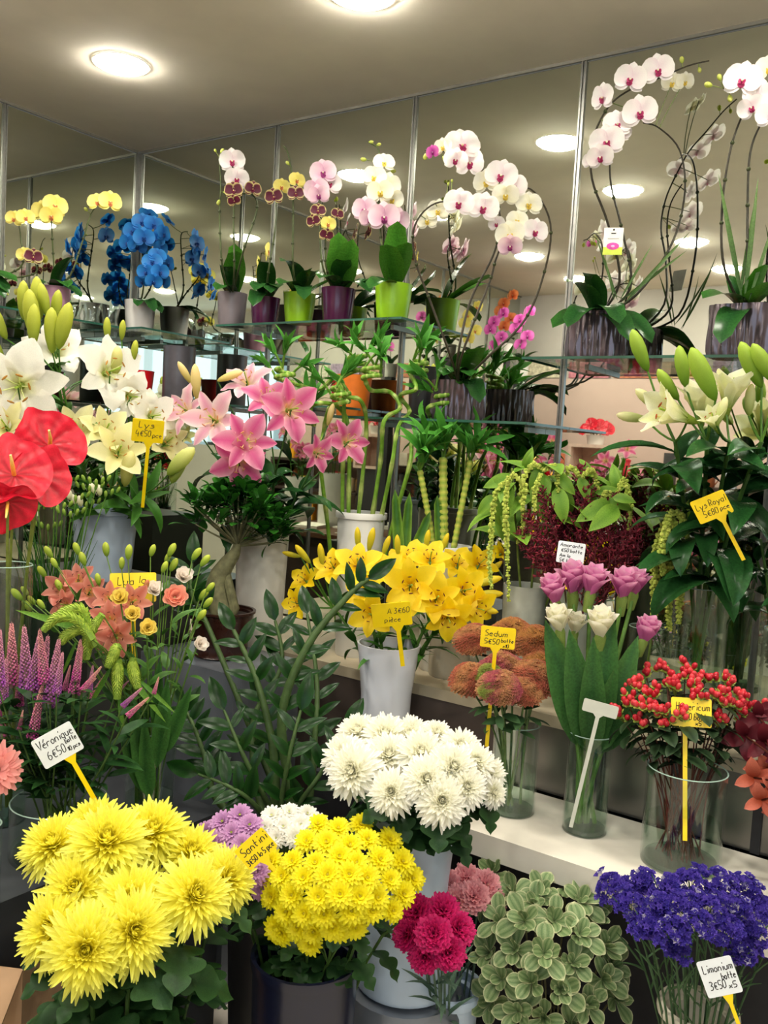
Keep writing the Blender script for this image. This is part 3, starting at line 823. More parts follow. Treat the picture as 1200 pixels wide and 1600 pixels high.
# ------------------------------------------------------------------ hypericum berries
c = atz(1065, 1342, LOW_Z)
VH = (2.555, -0.60, LOW_Z)
RH = 0.082
glassvase('wide clear glass vase of red hypericum on the white shelf', VH, RH, 0.205, 0.45)
HH = 0.205
k = MB()
k.ball((0, 0, 0.5), (0.36, 0.36, 0.52), 8, 6, hx('#b01c2a'))
for i in range(5):
    rows, cols = blade(0.62, 0.2, lance, start=-0.35, bend=1.3, nl=3, nw=2, colf=lambda u, v: hx('#8fa046'))
    k.grid(rows, cols, 0, MX.Rotation(i * 1.2566, 4, 'Z'))
k.tube([V((0, 0, 0.95)), V((0, 0, 1.12))], [0.05, 0.01], 4, hx('#6b1a18'))
BERRY = [k.mesh('berry', mat_attr('berry_skin', 0.25, 0.0, 0.1))]
k = MB()
k.ball((0, 0, 0.5), (0.36, 0.36, 0.52), 8, 6, hx('#cf3c42'))
for i in range(5):
    rows, cols = blade(0.62, 0.2, lance, start=-0.35, bend=1.3, nl=3, nw=2, colf=lambda u, v: hx('#a5b24e'))
    k.grid(rows, cols, 0, MX.Rotation(i * 1.2566, 4, 'Z'))
BERRY.append(k.mesh('berry', MATS['berry_skin']))
HLEAF = [blade_mesh('hypericum_leaf', LEAF, L=1, W=0.24, prof=oval, start=0.2, bend=-0.8, fold=0.15, nl=6, nw=2, colf=lambda u, v: mixc(hx('#22381f'), hx('#41593a'), abs(v)))]
HP = [(985, 1070), (1010, 1050), (1040, 1045), (1070, 1050), (1100, 1060), (1130, 1070), (985, 1100), (1020, 1085), (1055, 1080), (1090, 1095), (1125, 1100), (1155, 1090), (975, 1120), (1000, 1130), (1035, 1110), (1065, 1120), (1120, 1130), (1150, 1125), (1180, 1110), (1045, 1070), (1000, 1075), (1085, 1075), (1115, 1085), (1140, 1105), (1040, 1130), (1010, 1108), (1080, 1060), (1165, 1105)]
HPL = row_labels(HP, 'stem of red hypericum berries', ['top row', 'second row', 'third row', 'front row'], 'the siam tulips')
for i, (px, py) in enumerate(HP):
    q = ((px - 1065) / 100) ** 2 + ((py - 1095) / 55) ** 2
    dp = 1.86 + 0.12 * min(1.2, q) + (1095 - py) * 0.0012
    t = at(px, py + 8, dp)
    st, path = cut_stem('hypericum', HPL[i], 'berry branch', inside(VH, 0.09, 0.02), neck(VH, HH, 0.08, t, 0.85), t, 0.0018, '#6a3a2c', 'red hypericum stems')
    up = face(t, 0.4 * (px - 1065) / 100, 0.9)
    for j in range(8):
        e = t + (up + V((rnd(-.7, .7), rnd(-.7, .7), rnd(-.1, .5)))).normalized() * rnd(0.018, 0.034)
        put('berry', random.choice(BERRY), st, fm(e, (e - t) + up * 0.02, rnd(0, 6), 0.018))
        stalk(st, [t, (t + e) / 2, e], 0.0011, 0.0009, '#7a8a3a', 'berry_stalk', 4)
    leaves(st, path, HLEAF, 7, 0.6, 0.99, 0.055, 0.1, droop=0.15)

# ------------------------------------------------------------------ curcuma (siam tulips)
VU = (2.335, -0.585, LOW_Z)
glassvase('slim clear glass vase of siam tulips on the white shelf', VU, 0.050, 0.225, 0.45)
def bract(tip, body):
    return blade_mesh('bract', PETAL, L=1, W=0.42, prof=lambda u: tepal(u) * 1.15, start=1.2, bend=-0.45, bpow=2.0, cup=0.35, nl=6, nw=4, colf=lambda u, v: mixc(hx(body), hx(tip), (u - .55) * 2.2))
BR_P, BR_W = bract('#efb8d0', '#d070ac'), bract('#f6f4e4', '#ece9cf')
CURL = [blade_mesh('curcuma_leaf', LEAF, L=1, W=w, prof=lance, start=1.3, bend=-0.35, fold=0.4, nl=8, nw=4, colf=lambda u, v: mixc(hx('#2e5f30'), hx('#56863f'), abs(v) * .5 + u * .3)) for w in (0.12, 0.1)]
CU = [(868, 925, 2.06, 44, BR_P, -.5, 'pink siam tulip bent to the outer side'), (895, 912, 2.08, 50, BR_P, -.1, 'pink siam tulip below the small white price card'), (922, 912, 2.04, 46, BR_P, .3, 'mauve siam tulip next to the white price card'),
      (972, 918, 2.06, 46, BR_P, .1, 'round pink siam tulip'), (990, 912, 2.1, 40, BR_P, .3, 'pink siam tulip closest to the hanging green amaranth'), (1005, 985, 2.0, 40, BR_P, .5, 'low mauve siam tulip above the red berries'),
      (875, 970, 2.0, 42, BR_W, -.4, 'white siam tulip at the outer side'), (898, 972, 2.05, 32, BR_W, .1, 'small half hidden white siam tulip'), (938, 978, 1.98, 46, BR_W, 0, 'tall narrow white siam tulip in the centre')]
for px, py, dp, L, bm, lean, lab in CU:
    t = at(px, py + 18, dp)
    st, path = cut_stem('siam_tulip', lab, 'flower', inside(VU, 0.045, 0.015), neck(VU, 0.225, 0.05, t, 0.6), t, 0.0055, '#6e9a45', 'siam tulips in the slim glass vase')
    ax = (V((0, 0, 1)) + RIGHT * lean * 0.5 + (CAM - t).normalized() * 0.25).normalized()
    hd = MB(); hd.tube([V((0, 0, -0.6)), V((0, 0, 0)), V((0, 0, 0.5))], [0.14, 0.2, 0.05], 8, hx('#8fa952'))
    h = put('flower_head', hd.mesh('flower_head', LEAF), st, fm(t, ax, 0, px2m(L, dp)))
    az = rnd(0, 6)
    for j in range(13):
        m = fm(t, ax, 0, px2m(L, dp)) @ MX.Translation(V((0, 0, 0.03 * j))) @ MX.Rotation(az, 4, 'Z') @ MX.Translation(V((0, 0.1 - 0.005 * j, 0))) @ MX.Rotation(0.028 * j - 0.06, 4, 'X') @ MX.Scale(0.98 - 0.012 * j, 4)
        put('bract', bm, h, m); az += 2.4
for i, (bx, tx, ty, dp) in enumerate(((-.01, 868, 985, 2.0), (.0, 900, 1000, 1.95), (.01, 955, 975, 1.98), (.015, 985, 1010, 1.97), (-.015, 885, 1030, 2.05), (.005, 930, 1010, 1.93), (.02, 1020, 1060, 2.05), (0, 955, 1030, 2.08))):
    b0 = V(VU) + V((bx, 0, 0.18)); t = at(tx, ty - 15, dp); d = t - b0
    o = single('curcuma_leaf', random.choice(CURL), None, 'long upright green siam tulip leaf, ' + ('leaf ' + ORD[i] + ' from the sedum side' if 0 else ORD[sorted([868, 900, 955, 985, 885, 930, 1020, 956]).index(tx if i != 7 else 956)] + ' counted from the sedum'), 'leaf', 'siam tulip leaves', None, lm(b0, d - FWD * 0.02 * 0 + V((0, 0, -0.06)), (CAM - b0).normalized(), d.length * 1.03) @ MX.Rotation(-1.15, 4, 'X'))

# ------------------------------------------------------------------ sedum
VD = (2.16, -0.60, LOW_Z)
glassvase('narrow clear glass vase of sedum on the white shelf', VD, 0.053, 0.21, 0.5)
def sedum_mesh(seed, cols):
    random.seed(seed)
    k = MB()
    for i in range(420):
        f = math.sqrt((i + .5) / 420); a = i * 2.39996
        lump = 0.05 * math.sin(a * 3 + f * 9) + 0.04 * math.cos(f * 14 + seed)
        p = V((f * math.cos(a), f * math.sin(a), 0.72 * (1 - f * f) - .03 + lump + rnd(-.02, .02)))
        c = jit(mixc(hx(cols[0]), hx(cols[1]), 0.5 + 0.5 * math.sin(4 * p.x + 3 * p.y + seed) + rnd(-.25, .25)), .15)
        s = rnd(0.07, 0.105)
        vs = [(0, 0, -0.7)] + [((1.0 if q % 2 == 0 else 0.42) * math.cos(q * 0.628), (1.0 if q % 2 == 0 else 0.42) * math.sin(q * 0.628), 0.2) for q in range(10)]
        n = V((p.x * 0.5, p.y * 0.5, 1)) + V((rnd(-.3, .3), rnd(-.3, .3), 0))
        k.add(vs, [(0, 1 + q, 1 + (q + 1) % 10) for q in range(10)], [mixc(c, (0, 0, 0), .3)] + [c] * 10, 0, fm(p, n, rnd(0, 6), s))
    k.lathe([(.9 * q / 6, .66 * (1 - (q / 6) ** 2) - .1) for q in range(7)] + [(.4, -.2), (.001, -.25)], 18, hx('#8f6a44'))
    for i in range(14):
        a = i * 0.449; f = 0.85 if i % 2 else 0.5
        k.tube([V((0, 0, -0.75)), V((f * .5 * math.cos(a), f * .5 * math.sin(a), -0.3)), V((f * math.cos(a), f * math.sin(a), 0.12))], 0.02, 4, hx('#7d9a4c'))
    return k.mesh('floret_dome', PETAL)
SDM = [sedum_mesh(1, ('#cf8068', '#dcae7c')), sedum_mesh(2, ('#d08f68', '#d6a868')), sedum_mesh(3, ('#cc7480', '#dcb080')), sedum_mesh(4, ('#a3b45c', '#c9c47a'))]
SLEAF = [blade_mesh('sedum_leaf', LEAF, L=1, W=0.2, prof=oval, start=0.3, bend=-0.7, nl=5, nw=2, colf=lambda u, v: mixc(hx('#2b4a2a'), hx('#4f7546'), u))]
SD = [(740, 1000, 2.2, 36, 0), (800, 995, 2.22, 42, 1), (835, 1005, 2.18, 40, 1), (735, 1062, 2.08, 38, 0), (765, 1055, 2.05, 26, 3), (785, 1052, 2.1, 46, 2), (835, 1060, 2.05, 42, 0), (780, 1075, 2.0, 40, 2), (820, 1080, 2.02, 34, 0), (845, 1040, 2.12, 32, 1), (768, 1078, 1.99, 24, 3)]
SDL = row_labels(SD, 'sedum head', ['back row', 'middle row', 'front row'], 'the yellow lilies')
for si, (px, py, dp, R, mi) in enumerate(SD):
    t = at(px, py, dp)
    st, path = cut_stem('sedum', ('orange pink ' if mi != 3 else 'still green ') + SDL[si], 'flower', inside(VD, 0.05, 0.02), neck(VD, 0.21, 0.05, t, 0.9), t - V((0, 0, 0.02)), 0.003, '#7f9c5c', 'sedum stems')
    put('floret_dome', SDM[mi], st, fm(t, face(t, 0.3 * (px - 790) / 60, 1.3), rnd(0, 6), px2m(R * .92, dp)), kind='stuff')
    leaves(st, path, SLEAF, 4, 0.55, 0.9, 0.05, 0.2, droop=0.15)

# ------------------------------------------------------------------ red leaved plant at the frame edge
c = at(1215, 1290, 1.86)
VR = (2.80, -0.62, LOW_Z)
rt = root('red_leaf_plant', 'orange red leafy plant in a dark pot at the end of the white shelf', 'potted plant', VR)
k = MB(); shell(k, [(0.05, 0), (0.055, 0.01), (0.07, 0.13)], 0.005); put('pot', k.mesh('pot', BLACKPL), rt, WM[rt])
RL = [blade_mesh('leaf', LEAF, L=1, W=0.26, prof=oval, start=0.4, bend=-0.9, fold=0.2, nl=6, nw=4, colf=lambda u, v: mixc(hx(a), hx(b_), u)) for a, b_ in (('#c2502f', '#e8836a'), ('#4e0f1c', '#7c1f2c'))]
for px, py, dp, i in ((1178, 1215, 1.88, 0), (1190, 1250, 1.84, 0), (1200, 1200, 1.9, 0), (1215, 1230, 1.86, 0), (1165, 1150, 1.92, 1), (1185, 1120, 1.94, 1), (1195, 1160, 1.9, 1), (1210, 1100, 1.95, 1), (1225, 1180, 1.88, 1), (1230, 1260, 1.85, 0)):
    t = at(px, py, dp); b0 = V(VR) + V((rnd(-.02, .02), rnd(-.02, .02), 0.12))
    path = bez(b0, V(VR) + V((0, 0, 0.25)), t, 6); stalk(rt, path, 0.003, 0.002, '#5a2a20')
    for j in range(4):
        a = j * 1.57 + rnd(0, 1)
        put('leaf', RL[i], rt, lm(t, RIGHT * math.cos(a) + V((0, 0, 1)) * math.sin(a) * 0.8 + (CAM - t).normalized() * 0.4, (CAM - t), rnd(0.045, 0.065)))

# ------------------------------------------------------------------ royal lilies (white-green) in tall glass vase
VY = (2.45, -0.225, LEDGE_Z)
glassvase('tall clear glass vase of greenish white royal lilies', VY, 0.072, 0.34, 0.42)
RB = bud_mesh('bud', '#6f9c2a', '#b7cf52'); RBW = bud_mesh('bud', '#a9bd55', '#eee9b8')
RPT = [lily_petal('petal', '#f1efc9', '#e6e7a4', '#a9bd45', 0.27, 1.4, -0.6, 0.35, 0.02), lily_petal('petal', '#f4f2d6', '#e9e8b4', '#a9bd45', 0.33, 1.4, -0.55, 0.3, 0.03)]
RST = stamen_mesh('flower', '#b7622a')
def royal(lab, tip, leafn, tl, items):
    st, path = cut_stem('royal_lily', lab, 'flower', inside(VY, 0.06, 0.02), neck(VY, 0.4, 0.05, tip, 0.6), tip, 0.0062, '#4c7430', 'royal lilies in the tall glass vase', 12)
    leaves(st, path, DARKLILYLEAF, leafn, tl, 0.97, 0.185, 0.25, js=0.3, droop=0.25)
    for kind, px, py, dp, dx, dz, L in items:
        p = at(px, py, dp)
        stalk(st, bez(tip, (tip + p) / 2 + V((0, 0, -0.015)), p, 5), 0.003, 0.0026, '#5e8a34', 'flower_stalk', 5)
        d = RIGHT * dx + V((0, 0, dz)) + (CAM - p).normalized() * 0.18
        if kind == 'f':
            lily_flower(st, p, d, px2m(L, dp), RPT, RST, open_=0.8)
        else:
            put('bud', RB if kind == 'b' else RBW, st, lm(p, d, (CAM - p), px2m(L, dp)))
royal('royal lily leaning towards the astilbe with an open trumpet', at(1055, 690, 2.12), 14, .5, [('b', 1012, 580, 2.14, -.45, 1, 70), ('f', 1075, 655, 2.05, -1, .35, 80), ('w', 1035, 640, 2.16, -.7, .5, 56), ('w', 1010, 655, 2.2, -1, .15, 50)])
royal('royal lily with tall paired green buds in the middle', at(1105, 690, 2.08), 15, .45, [('b', 1072, 605, 2.08, -.25, 1, 66), ('b', 1118, 625, 2.02, -.55, 1, 92), ('f', 1095, 655, 2.12, -.1, 1, 74), ('w', 1108, 660, 2.06, 0, 1, 50), ('b', 1060, 625, 2.1, -.6, .8, 60)])
royal('royal lily with a creamy upright bloom beside the orchid planter', at(1140, 690, 2.05), 14, .45, [('f', 1135, 640, 2.08, .1, 1, 76), ('w', 1120, 665, 2.0, .25, 1, 46), ('f', 1120, 670, 2.02, -.2, .4, 44)])
royal('royal lily with two long green buds at the picture edge', at(1190, 690, 2.02), 15, .4, [('b', 1190, 605, 2.03, -.55, 1, 80), ('b', 1214, 600, 2.0, -.7, 1, 76), ('w', 1170, 650, 2.08, 0, 1, 50), ('b', 1168, 640, 2.1, .1, 1, 40)])

# second tall glass vase, mostly stems, at the frame edge
VY2 = (2.66, -0.2, LEDGE_Z)
glassvase('clear glass vase of green stems at the very edge behind the berries', VY2, 0.06, 0.26, 0.3)
for i in range(6):
    t = V(VY2) + V((rnd(-.1, .1), rnd(-.1, .05), rnd(.42, .52)))
    st, path = cut_stem('leafy_stem', 'dark green leafy stem in the edge vase, %s of six' % ORD[i], 'foliage', inside(VY2, 0.05, 0.02), neck(VY2, 0.26, 0.05, t), t, 0.004, '#4c7430', 'leafy stems in the edge vase')
    leaves(st, path, DARKLILYLEAF, 6, .55, 1, 0.13, 0.3, droop=0.2)

# ------------------------------------------------------------------ burgundy plumes
VA = (2.13, -0.24, LEDGE_Z)
k = MB(); shell(k, [(0.055, 0), (0.058, 0.006), (0.06, 0.12), (0.062, 0.30)], 0.004)
FROSTG = mat('grey_green_glass', '#8b9488', 0.2, 0, 0.1, 12)
single('frosted_vase', k.mesh('frosted_vase', FROSTG), VA, 'grey green frosted vase behind the siam tulips', 'vase')
def plume_mesh(seed, c1, c2):
    random.seed(seed)
    k = MB()
    k.tube([V((0, 0, 0)), V((0, 0, 1))], [0.02, 0.006], 4, hx(c1))
    for i in range(34):
        z = 0.05 + 0.92 * i / 34; a = i * 2.4
        L = 0.34 * (1 - z) ** 0.7 + 0.05
        d = V((math.cos(a), math.sin(a), 0.75)).normalized()
        e = V((0, 0, z)) + d * L
        k.tube([V((0, 0, z)), e], [0.008, 0.004], 3, hx(c1), cap=False)
        for j in range(9):
            t = 0.15 + 0.85 * j / 9
            p = V((0, 0, z)) + d * (L * t)
            q = p + V((rnd(-1, 1), rnd(-1, 1), rnd(0.1, 1))).normalized() * rnd(0.03, 0.085)
            k.tube([p, q], [0.013, 0.006], 3, jit(mixc(hx(c1), hx(c2), rnd(0, 1)), .2), cap=False)
    return k.mesh('plume', MATTE)
PLM = [plume_mesh(s, '#560d1d', '#8e2436') for s in (1, 2, 3)]
PL = [(835, 800, -.5), (850, 760, -.3), (875, 745, -.15), (905, 730, 0), (895, 775, -.1), (930, 745, .15), (950, 770, .25), (975, 800, .4), (925, 800, .05), (880, 810, -.2), (960, 830, .3), (985, 845, .45), (840, 850, -.7), (860, 840, -.4), (940, 850, .2), (905, 840, 0), (825, 825, -.7), (990, 810, .5), (915, 760, .05), (865, 780, -.3), (945, 800, .2), (890, 860, -.1), (925, 865, .1), (970, 860, .3)]
PLL = row_labels(PL, 'burgundy astilbe plume', ['top row', 'second row', 'front row'], 'the green amaranth')
for i, (px, py, lean) in enumerate(PL):
    dp = 2.36 + rnd(-.1, .06)
    t = at(px, py + 22, dp); L = px2m(rnd(80, 104), dp)
    ax = (V((0, 0, 1)) + RIGHT * lean * 1.3).normalized()
    b0 = t - ax * L * 0.8
    st, path = cut_stem('astilbe', PLL[i], 'flower', inside(VA, 0.05, 0.02), neck(VA, 0.30, 0.06, b0), b0, 0.0025, '#5c4a2c', 'burgundy astilbe plumes')
    put('plume', random.choice(PLM), st, fm(b0, ax, rnd(0, 6), L * 1.05), kind='stuff')

# ------------------------------------------------------------------ green hanging amaranth
def tassel(pts, r, seed):
    random.seed(seed)
    k = MB(); path = spline(pts, 5)
    k.tube(path, 0.0018, 4, hx('#8a9c3a'))
    n = int(sum((path[i + 1] - path[i]).length for i in range(len(path) - 1)) / 0.0042)
    for i in range(n):
        t = (i + .5) / n
        p, tg = along(path, t)
        rr = r * (0.55 + 0.45 * math.sin(math.pi * min(1, t * .9 + .1))) * (1.15 if i % 3 == 0 else 0.85)
        for j in range(4):
            a = rnd(0, 6.283)
            u = tg.cross(V((.3, .2, .1))).normalized(); w = tg.cross(u)
            q = p + (u * math.cos(a) + w * math.sin(a)) * rr * 0.6
            k.ball(q, rr * rnd(0.4, 0.6), 5, 3, jit(mixc(hx('#8fa23a'), hx('#b9c258'), rnd(0, 1)), .15))
    return k.mesh('tassel', MATTE)
AMLEAF = [blade_mesh('amaranth_leaf', LEAF, L=1, W=w, prof=lance, start=0.3, bend=b, fold=0.15, nl=7, nw=4, colf=lambda u, v: mixc(hx('#5f9226'), hx('#9cc648'), abs(v) * .5 + u * .3)) for w, b in ((0.21, -0.9), (0.18, -1.5))]
VM = (1.98, -0.23, LEDGE_Z)
k = MB(); shell(k, [(0.05, 0), (0.053, 0.006), (0.058, 0.14), (0.062, 0.28)], 0.004)
single('pale_vase', k.mesh('pale_vase', mat('pale_grey_vase', '#b9bcae', 0.3, 0, 0.08)), VM, 'pale grey vase of trailing green amaranth', 'vase')
AM1 = [('amaranth spray with tassels hanging in front of the lucky bamboo', (800, 740), [[(800, 745), (775, 770), (768, 830), (765, 880), (768, 920)], [(795, 745), (790, 790), (792, 850), (795, 940)], [(800, 740), (820, 760), (815, 800)]]),
       ('amaranth spray arching over the burgundy plumes', (850, 730), [[(850, 735), (832, 725), (815, 760), (818, 815), (808, 850)], [(850, 735), (868, 730), (872, 770)], [(845, 740), (835, 770), (836, 800)]]),
       ('amaranth spray with pale leaves behind the plumes', (905, 745), [[(905, 745), (890, 730), (880, 760), (884, 790)], [(910, 745), (925, 735), (935, 765)]]),
       ('amaranth spray with broad leaves nearest the royal lilies', (965, 770), [[(965, 770), (975, 750), (985, 790), (982, 830)], [(955, 775), (945, 770), (940, 800)]])]
AMO = []
for lab, (px, py), tas in AM1:
    dp = 2.36
    t = at(px, py - 8, dp)
    st, path = cut_stem('amaranth', lab, 'flower', inside(VM, 0.05, 0.02), neck(VM, 0.28, 0.06, t), t, 0.0035, '#8aa048', 'trailing green amaranth')
    for i, pl in enumerate(tas):
        put('tassel', tassel([at(x, y, dp - 0.05 - 0.02 * i) for x, y in pl], 0.0085, px + i), st, kind='stuff')
    AMO.append(st)
    leaves(st, path, AMLEAF, 8, .66, 1.0, 0.135, 0.35, droop=0.12)
for (bx, by, tx, ty, dp, ow) in ((800, 745, 742, 765, 2.34, 0), (820, 735, 835, 688, 2.36, 1), (850, 740, 852, 805, 2.28, 1), (870, 740, 905, 780, 2.28, 1), (905, 745, 930, 805, 2.28, 2), (925, 750, 905, 706, 2.34, 2), (950, 780, 1005, 800, 2.26, 3), (960, 785, 888, 818, 2.26, 3), (800, 760, 768, 835, 2.3, 0), (965, 770, 955, 712, 2.32, 3), (840, 755, 838, 835, 2.3, 1), (785, 770, 760, 812, 2.32, 0), (930, 770, 975, 760, 2.28, 2), (870, 760, 885, 830, 2.27, 1), (780, 800, 790, 870, 2.34, 0)):
    dp += .03
    b0, t = at(bx, by, dp), at(tx, ty, dp - .03)
    for q in range(2):
        j_ = V((rnd(-.025, .025), rnd(-.02, .02), rnd(-.02, .02))) * q
        put('leaf', random.choice(AMLEAF), AMO[ow], lm(b0 + j_, t - b0 + j_ * 2, (CAM - b0) + V((rnd(-.5, .5), rnd(-.5, .5), .7)), (t - b0).length * rnd(.65, .9)))
VM2 = (2.33, -0.24, LEDGE_Z)
glassvase('clear glass vase of amaranth tassels beside the royal lilies', VM2, 0.045, 0.22, 0.35)
t = at(1045, 800, 2.25)
st, path = cut_stem('amaranth', 'amaranth stem whose long bead like tassels hang beside the royal lilies', 'flower', inside(VM2, 0.04, 0.02), neck(VM2, 0.22, 0.05, t), t, 0.0035, '#8aa048', 'trailing green amaranth')
for i, pl in enumerate([[(1045, 800), (1025, 860), (1022, 930), (1022, 985)], [(1050, 800), (1046, 870), (1045, 940), (1046, 985)], [(1050, 800), (1062, 870), (1062, 930), (1060, 975)], [(1048, 800), (1068, 810), (1072, 860), (1070, 900)], [(1045, 805), (1035, 850), (1036, 900)]]):
    put('tassel', tassel([at(x, y, 2.2 - 0.015 * i) for x, y in pl], 0.0105, 50 + i), st, kind='stuff')
leaves(st, path, AMLEAF, 5, .6, 1.0, 0.1, 0.3, droop=0.2)
# ------------------------------------------------------------------ yellow lilies in the white hourglass vase
c = at(608, 1005, 2.36)
HVZ = 0.34
VL = (c.x, c.y, c.z - HVZ)
k = MB(); k.box((-.13, -.13, 0), (.13, .13, VL[2] - 0.001))
single('vase_stand', k.mesh('vase_stand', DARKB, False), (VL[0], VL[1], 0), 'dark square stand under the white hourglass vase', 'stand')
hourglass('hourglass_vase', 'white glazed hourglass vase of yellow lilies', VL, 0.084, HVZ, CERAM, 0.78, 0.95)
YP = [lily_petal('petal', '#f7d913', '#f3cf00', '#e0b400', 0.33, 0.95, -1.15, 0.2, 0.02), lily_petal('petal', '#f9de2c', '#f5d408', '#e0b400', 0.40, 0.95, -1.1, 0.15, 0.03)]
YS_ = stamen_mesh('flower', '#6a2410', '#e6c818')
YBUD = bud_mesh('bud', '#b9c13a', '#f0d628', 0.1, 0.15)
def lily_stem(name, lab, group, vase, hz, rad, tip, items, petals, stam, bud, leafset, nleaf, lsize, tl=0.5, col='#4c7a2c', budd=(0, 1), r0=0.005, open_=1.0, cat='flower'):
    st, path = cut_stem(name, lab, cat, inside(vase, rad * 0.7, 0.03), neck(vase, hz, rad, tip, 0.8), tip, r0, col, group, 10)
    leaves(st, path, leafset, nleaf, tl, 0.98, lsize, 0.35, js=0.3, droop=0.15)
    for it in items:
        kind, px, py, dp, dx, dz, L = it[:7]
        p = at(px, py, dp)
        stalk(st, bez(tip, (tip + p) / 2 + V((0, 0, -0.01)), p, 5), 0.0026, 0.002, col, 'flower_stalk', 5)
        if kind == 'f':
            d = face(p, dx, dz)
            lily_flower(st, p - d * px2m(L, dp) * 0.35, d, px2m(L, dp) * 1.15, petals, stam, open_=it[7] if len(it) > 7 else open_)
        else:
            d = RIGHT * dx + V((0, 0, dz)) + (CAM - p).normalized() * 0.2
            put('bud', bud, st, lm(p, d, (CAM - p), px2m(L, dp)))
    return st
G = 'yellow lilies in the hourglass vase'
A = dict(petals=YP, stam=YS_, bud=YBUD, leafset=LILYLEAF, nleaf=9, lsize=0.085)
lily_stem('yellow_lily', 'yellow lily with the large open bloom facing out above the price card', G, VL, HVZ, .08, at(632, 965, 2.34), [('f', 641, 915, 2.24, 0, .05, 46), ('f', 605, 890, 2.36, -.3, .8, 36), ('b', 622, 868, 2.38, -.1, 1, 34)], **A)
lily_stem('yellow_lily', 'yellow lily with the lowest star shaped bloom hiding the card edge', G, VL, HVZ, .08, at(592, 985, 2.34), [('f', 580, 960, 2.22, -.3, -.05, 38), ('f', 568, 925, 2.34, -.5, .5, 34)], **A)
lily_stem('yellow_lily', 'yellow lily with crowded open blooms right of the price card', G, VL, HVZ, .08, at(672, 970, 2.34), [('f', 682, 935, 2.24, .1, .1, 42), ('f', 672, 872, 2.4, 0, .9, 36), ('f', 700, 965, 2.24, .1, -.5, 40)], **A)
lily_stem('yellow_lily', 'yellow lily with blooms turned towards the sedum', G, VL, HVZ, .08, at(705, 960, 2.36), [('f', 727, 922, 2.28, .5, .1, 40), ('f', 750, 880, 2.38, .5, .6, 34), ('f', 745, 950, 2.28, .8, -.3, 38)], **A)
lily_stem('yellow_lily', 'yellow lily with finger like buds pointing at the sedum', G, VL, HVZ, .08, at(715, 945, 2.4), [('b', 740, 915, 2.36, 1, .3, 46), ('b', 738, 930, 2.34, 1, .05, 48), ('b', 735, 948, 2.32, 1, -.2, 44), ('f', 715, 880, 2.44, .1, .9, 34), ('b', 760, 900, 2.42, .8, .8, 34)], **A)
lily_stem('yellow_lily', 'yellow lily with upright blooms and buds in front of the bamboo pot', G, VL, HVZ, .08, at(575, 945, 2.42), [('f', 558, 882, 2.38, -.2, .8, 42), ('b', 560, 858, 2.44, -.1, 1, 36), ('b', 576, 862, 2.44, .15, 1, 40), ('f', 520, 885, 2.44, -.6, .7, 36), ('b', 598, 868, 2.42, .3, 1, 34)], **A)
lily_stem('yellow_lily', 'yellow lily at the outer side next to the tall white vase', G, VL, HVZ, .08, at(520, 950, 2.44), [('f', 462, 942, 2.42, -.9, .1, 28), ('b', 505, 885, 2.46, -.2, 1, 38), ('b', 485, 880, 2.48, -.6, .7, 38), ('f', 475, 905, 2.48, -.8, .5, 28), ('b', 470, 870, 2.5, -1, .25, 30)], **A)
lily_stem('yellow_lily', 'yellow lily with a high bloom in the middle of the bunch', G, VL, HVZ, .08, at(650, 930, 2.44), [('f', 645, 870, 2.46, -.1, 1, 34), ('b', 665, 860, 2.46, .1, 1, 34), ('f', 620, 880, 2.48, -.3, .9, 32), ('b', 690, 862, 2.46, .3, 1, 32)], **A)
# cloudy glass cylinder behind
c = atz(690, 1040, LEDGE_Z)
k = MB(); shell(k, [(0.055, 0), (0.058, 0.006), (0.058, 0.10), (0.058, 0.17)], 0.004)
single('cloudy_vase', k.mesh('cloudy_vase', mat('cloudy_beige_glass', '#b8b09c', 0.25, 0, 0.15, 10)), (1.79, -0.30, LEDGE_Z), 'cloudy beige glass cylinder behind the yellow lilies', 'vase')

# ------------------------------------------------------------------ lucky bamboo, curly
BST = hx('#9cc448')
BLEAF = [blade_mesh('bamboo_leaf', LEAF, L=1, W=w, prof=lance, start=0.7, bend=b, fold=0.2, nl=6, nw=2, colf=lambda u, v: mixc(hx('#37802a'), hx('#6cbc44'), u * .5 + abs(v) * .3)) for w, b in ((0.11, -0.8), (0.1, -1.4), (0.12, -0.3))]
def bamboo_cane(parent, pts, r, name='cane', tip_leaves=5, ls=0.11, col1='#86b83e', col2='#c6d878'):
    path = spline(pts, 6)
    k = MB()
    rr, cc = [], []
    for i in range(len(path)):
        nd = (i % 4 == 0)
        rr.append(r * (1.18 if nd else 0.95)); cc.append(hx(col2) if nd else jit(hx(col1), .1))
    k.tube(path, rr, 7, cc)
    put(name, k.mesh(name, LEAF), parent)
    if tip_leaves:
        leaves(parent, path, BLEAF, tip_leaves, 0.8, 1.0, ls, 0.8)
BZ = LEDGE_Z + 0.18
pc = at(565, 800, 2.72)
VBm = (pc.x, pc.y, LEDGE_Z)
HB = pc.z - LEDGE_Z
bucket('flower_bucket', 'white plastic bucket of curly lucky bamboo', 'bucket', VBm, 0.072, 0.058, HB, WHITEPL, 0.006)
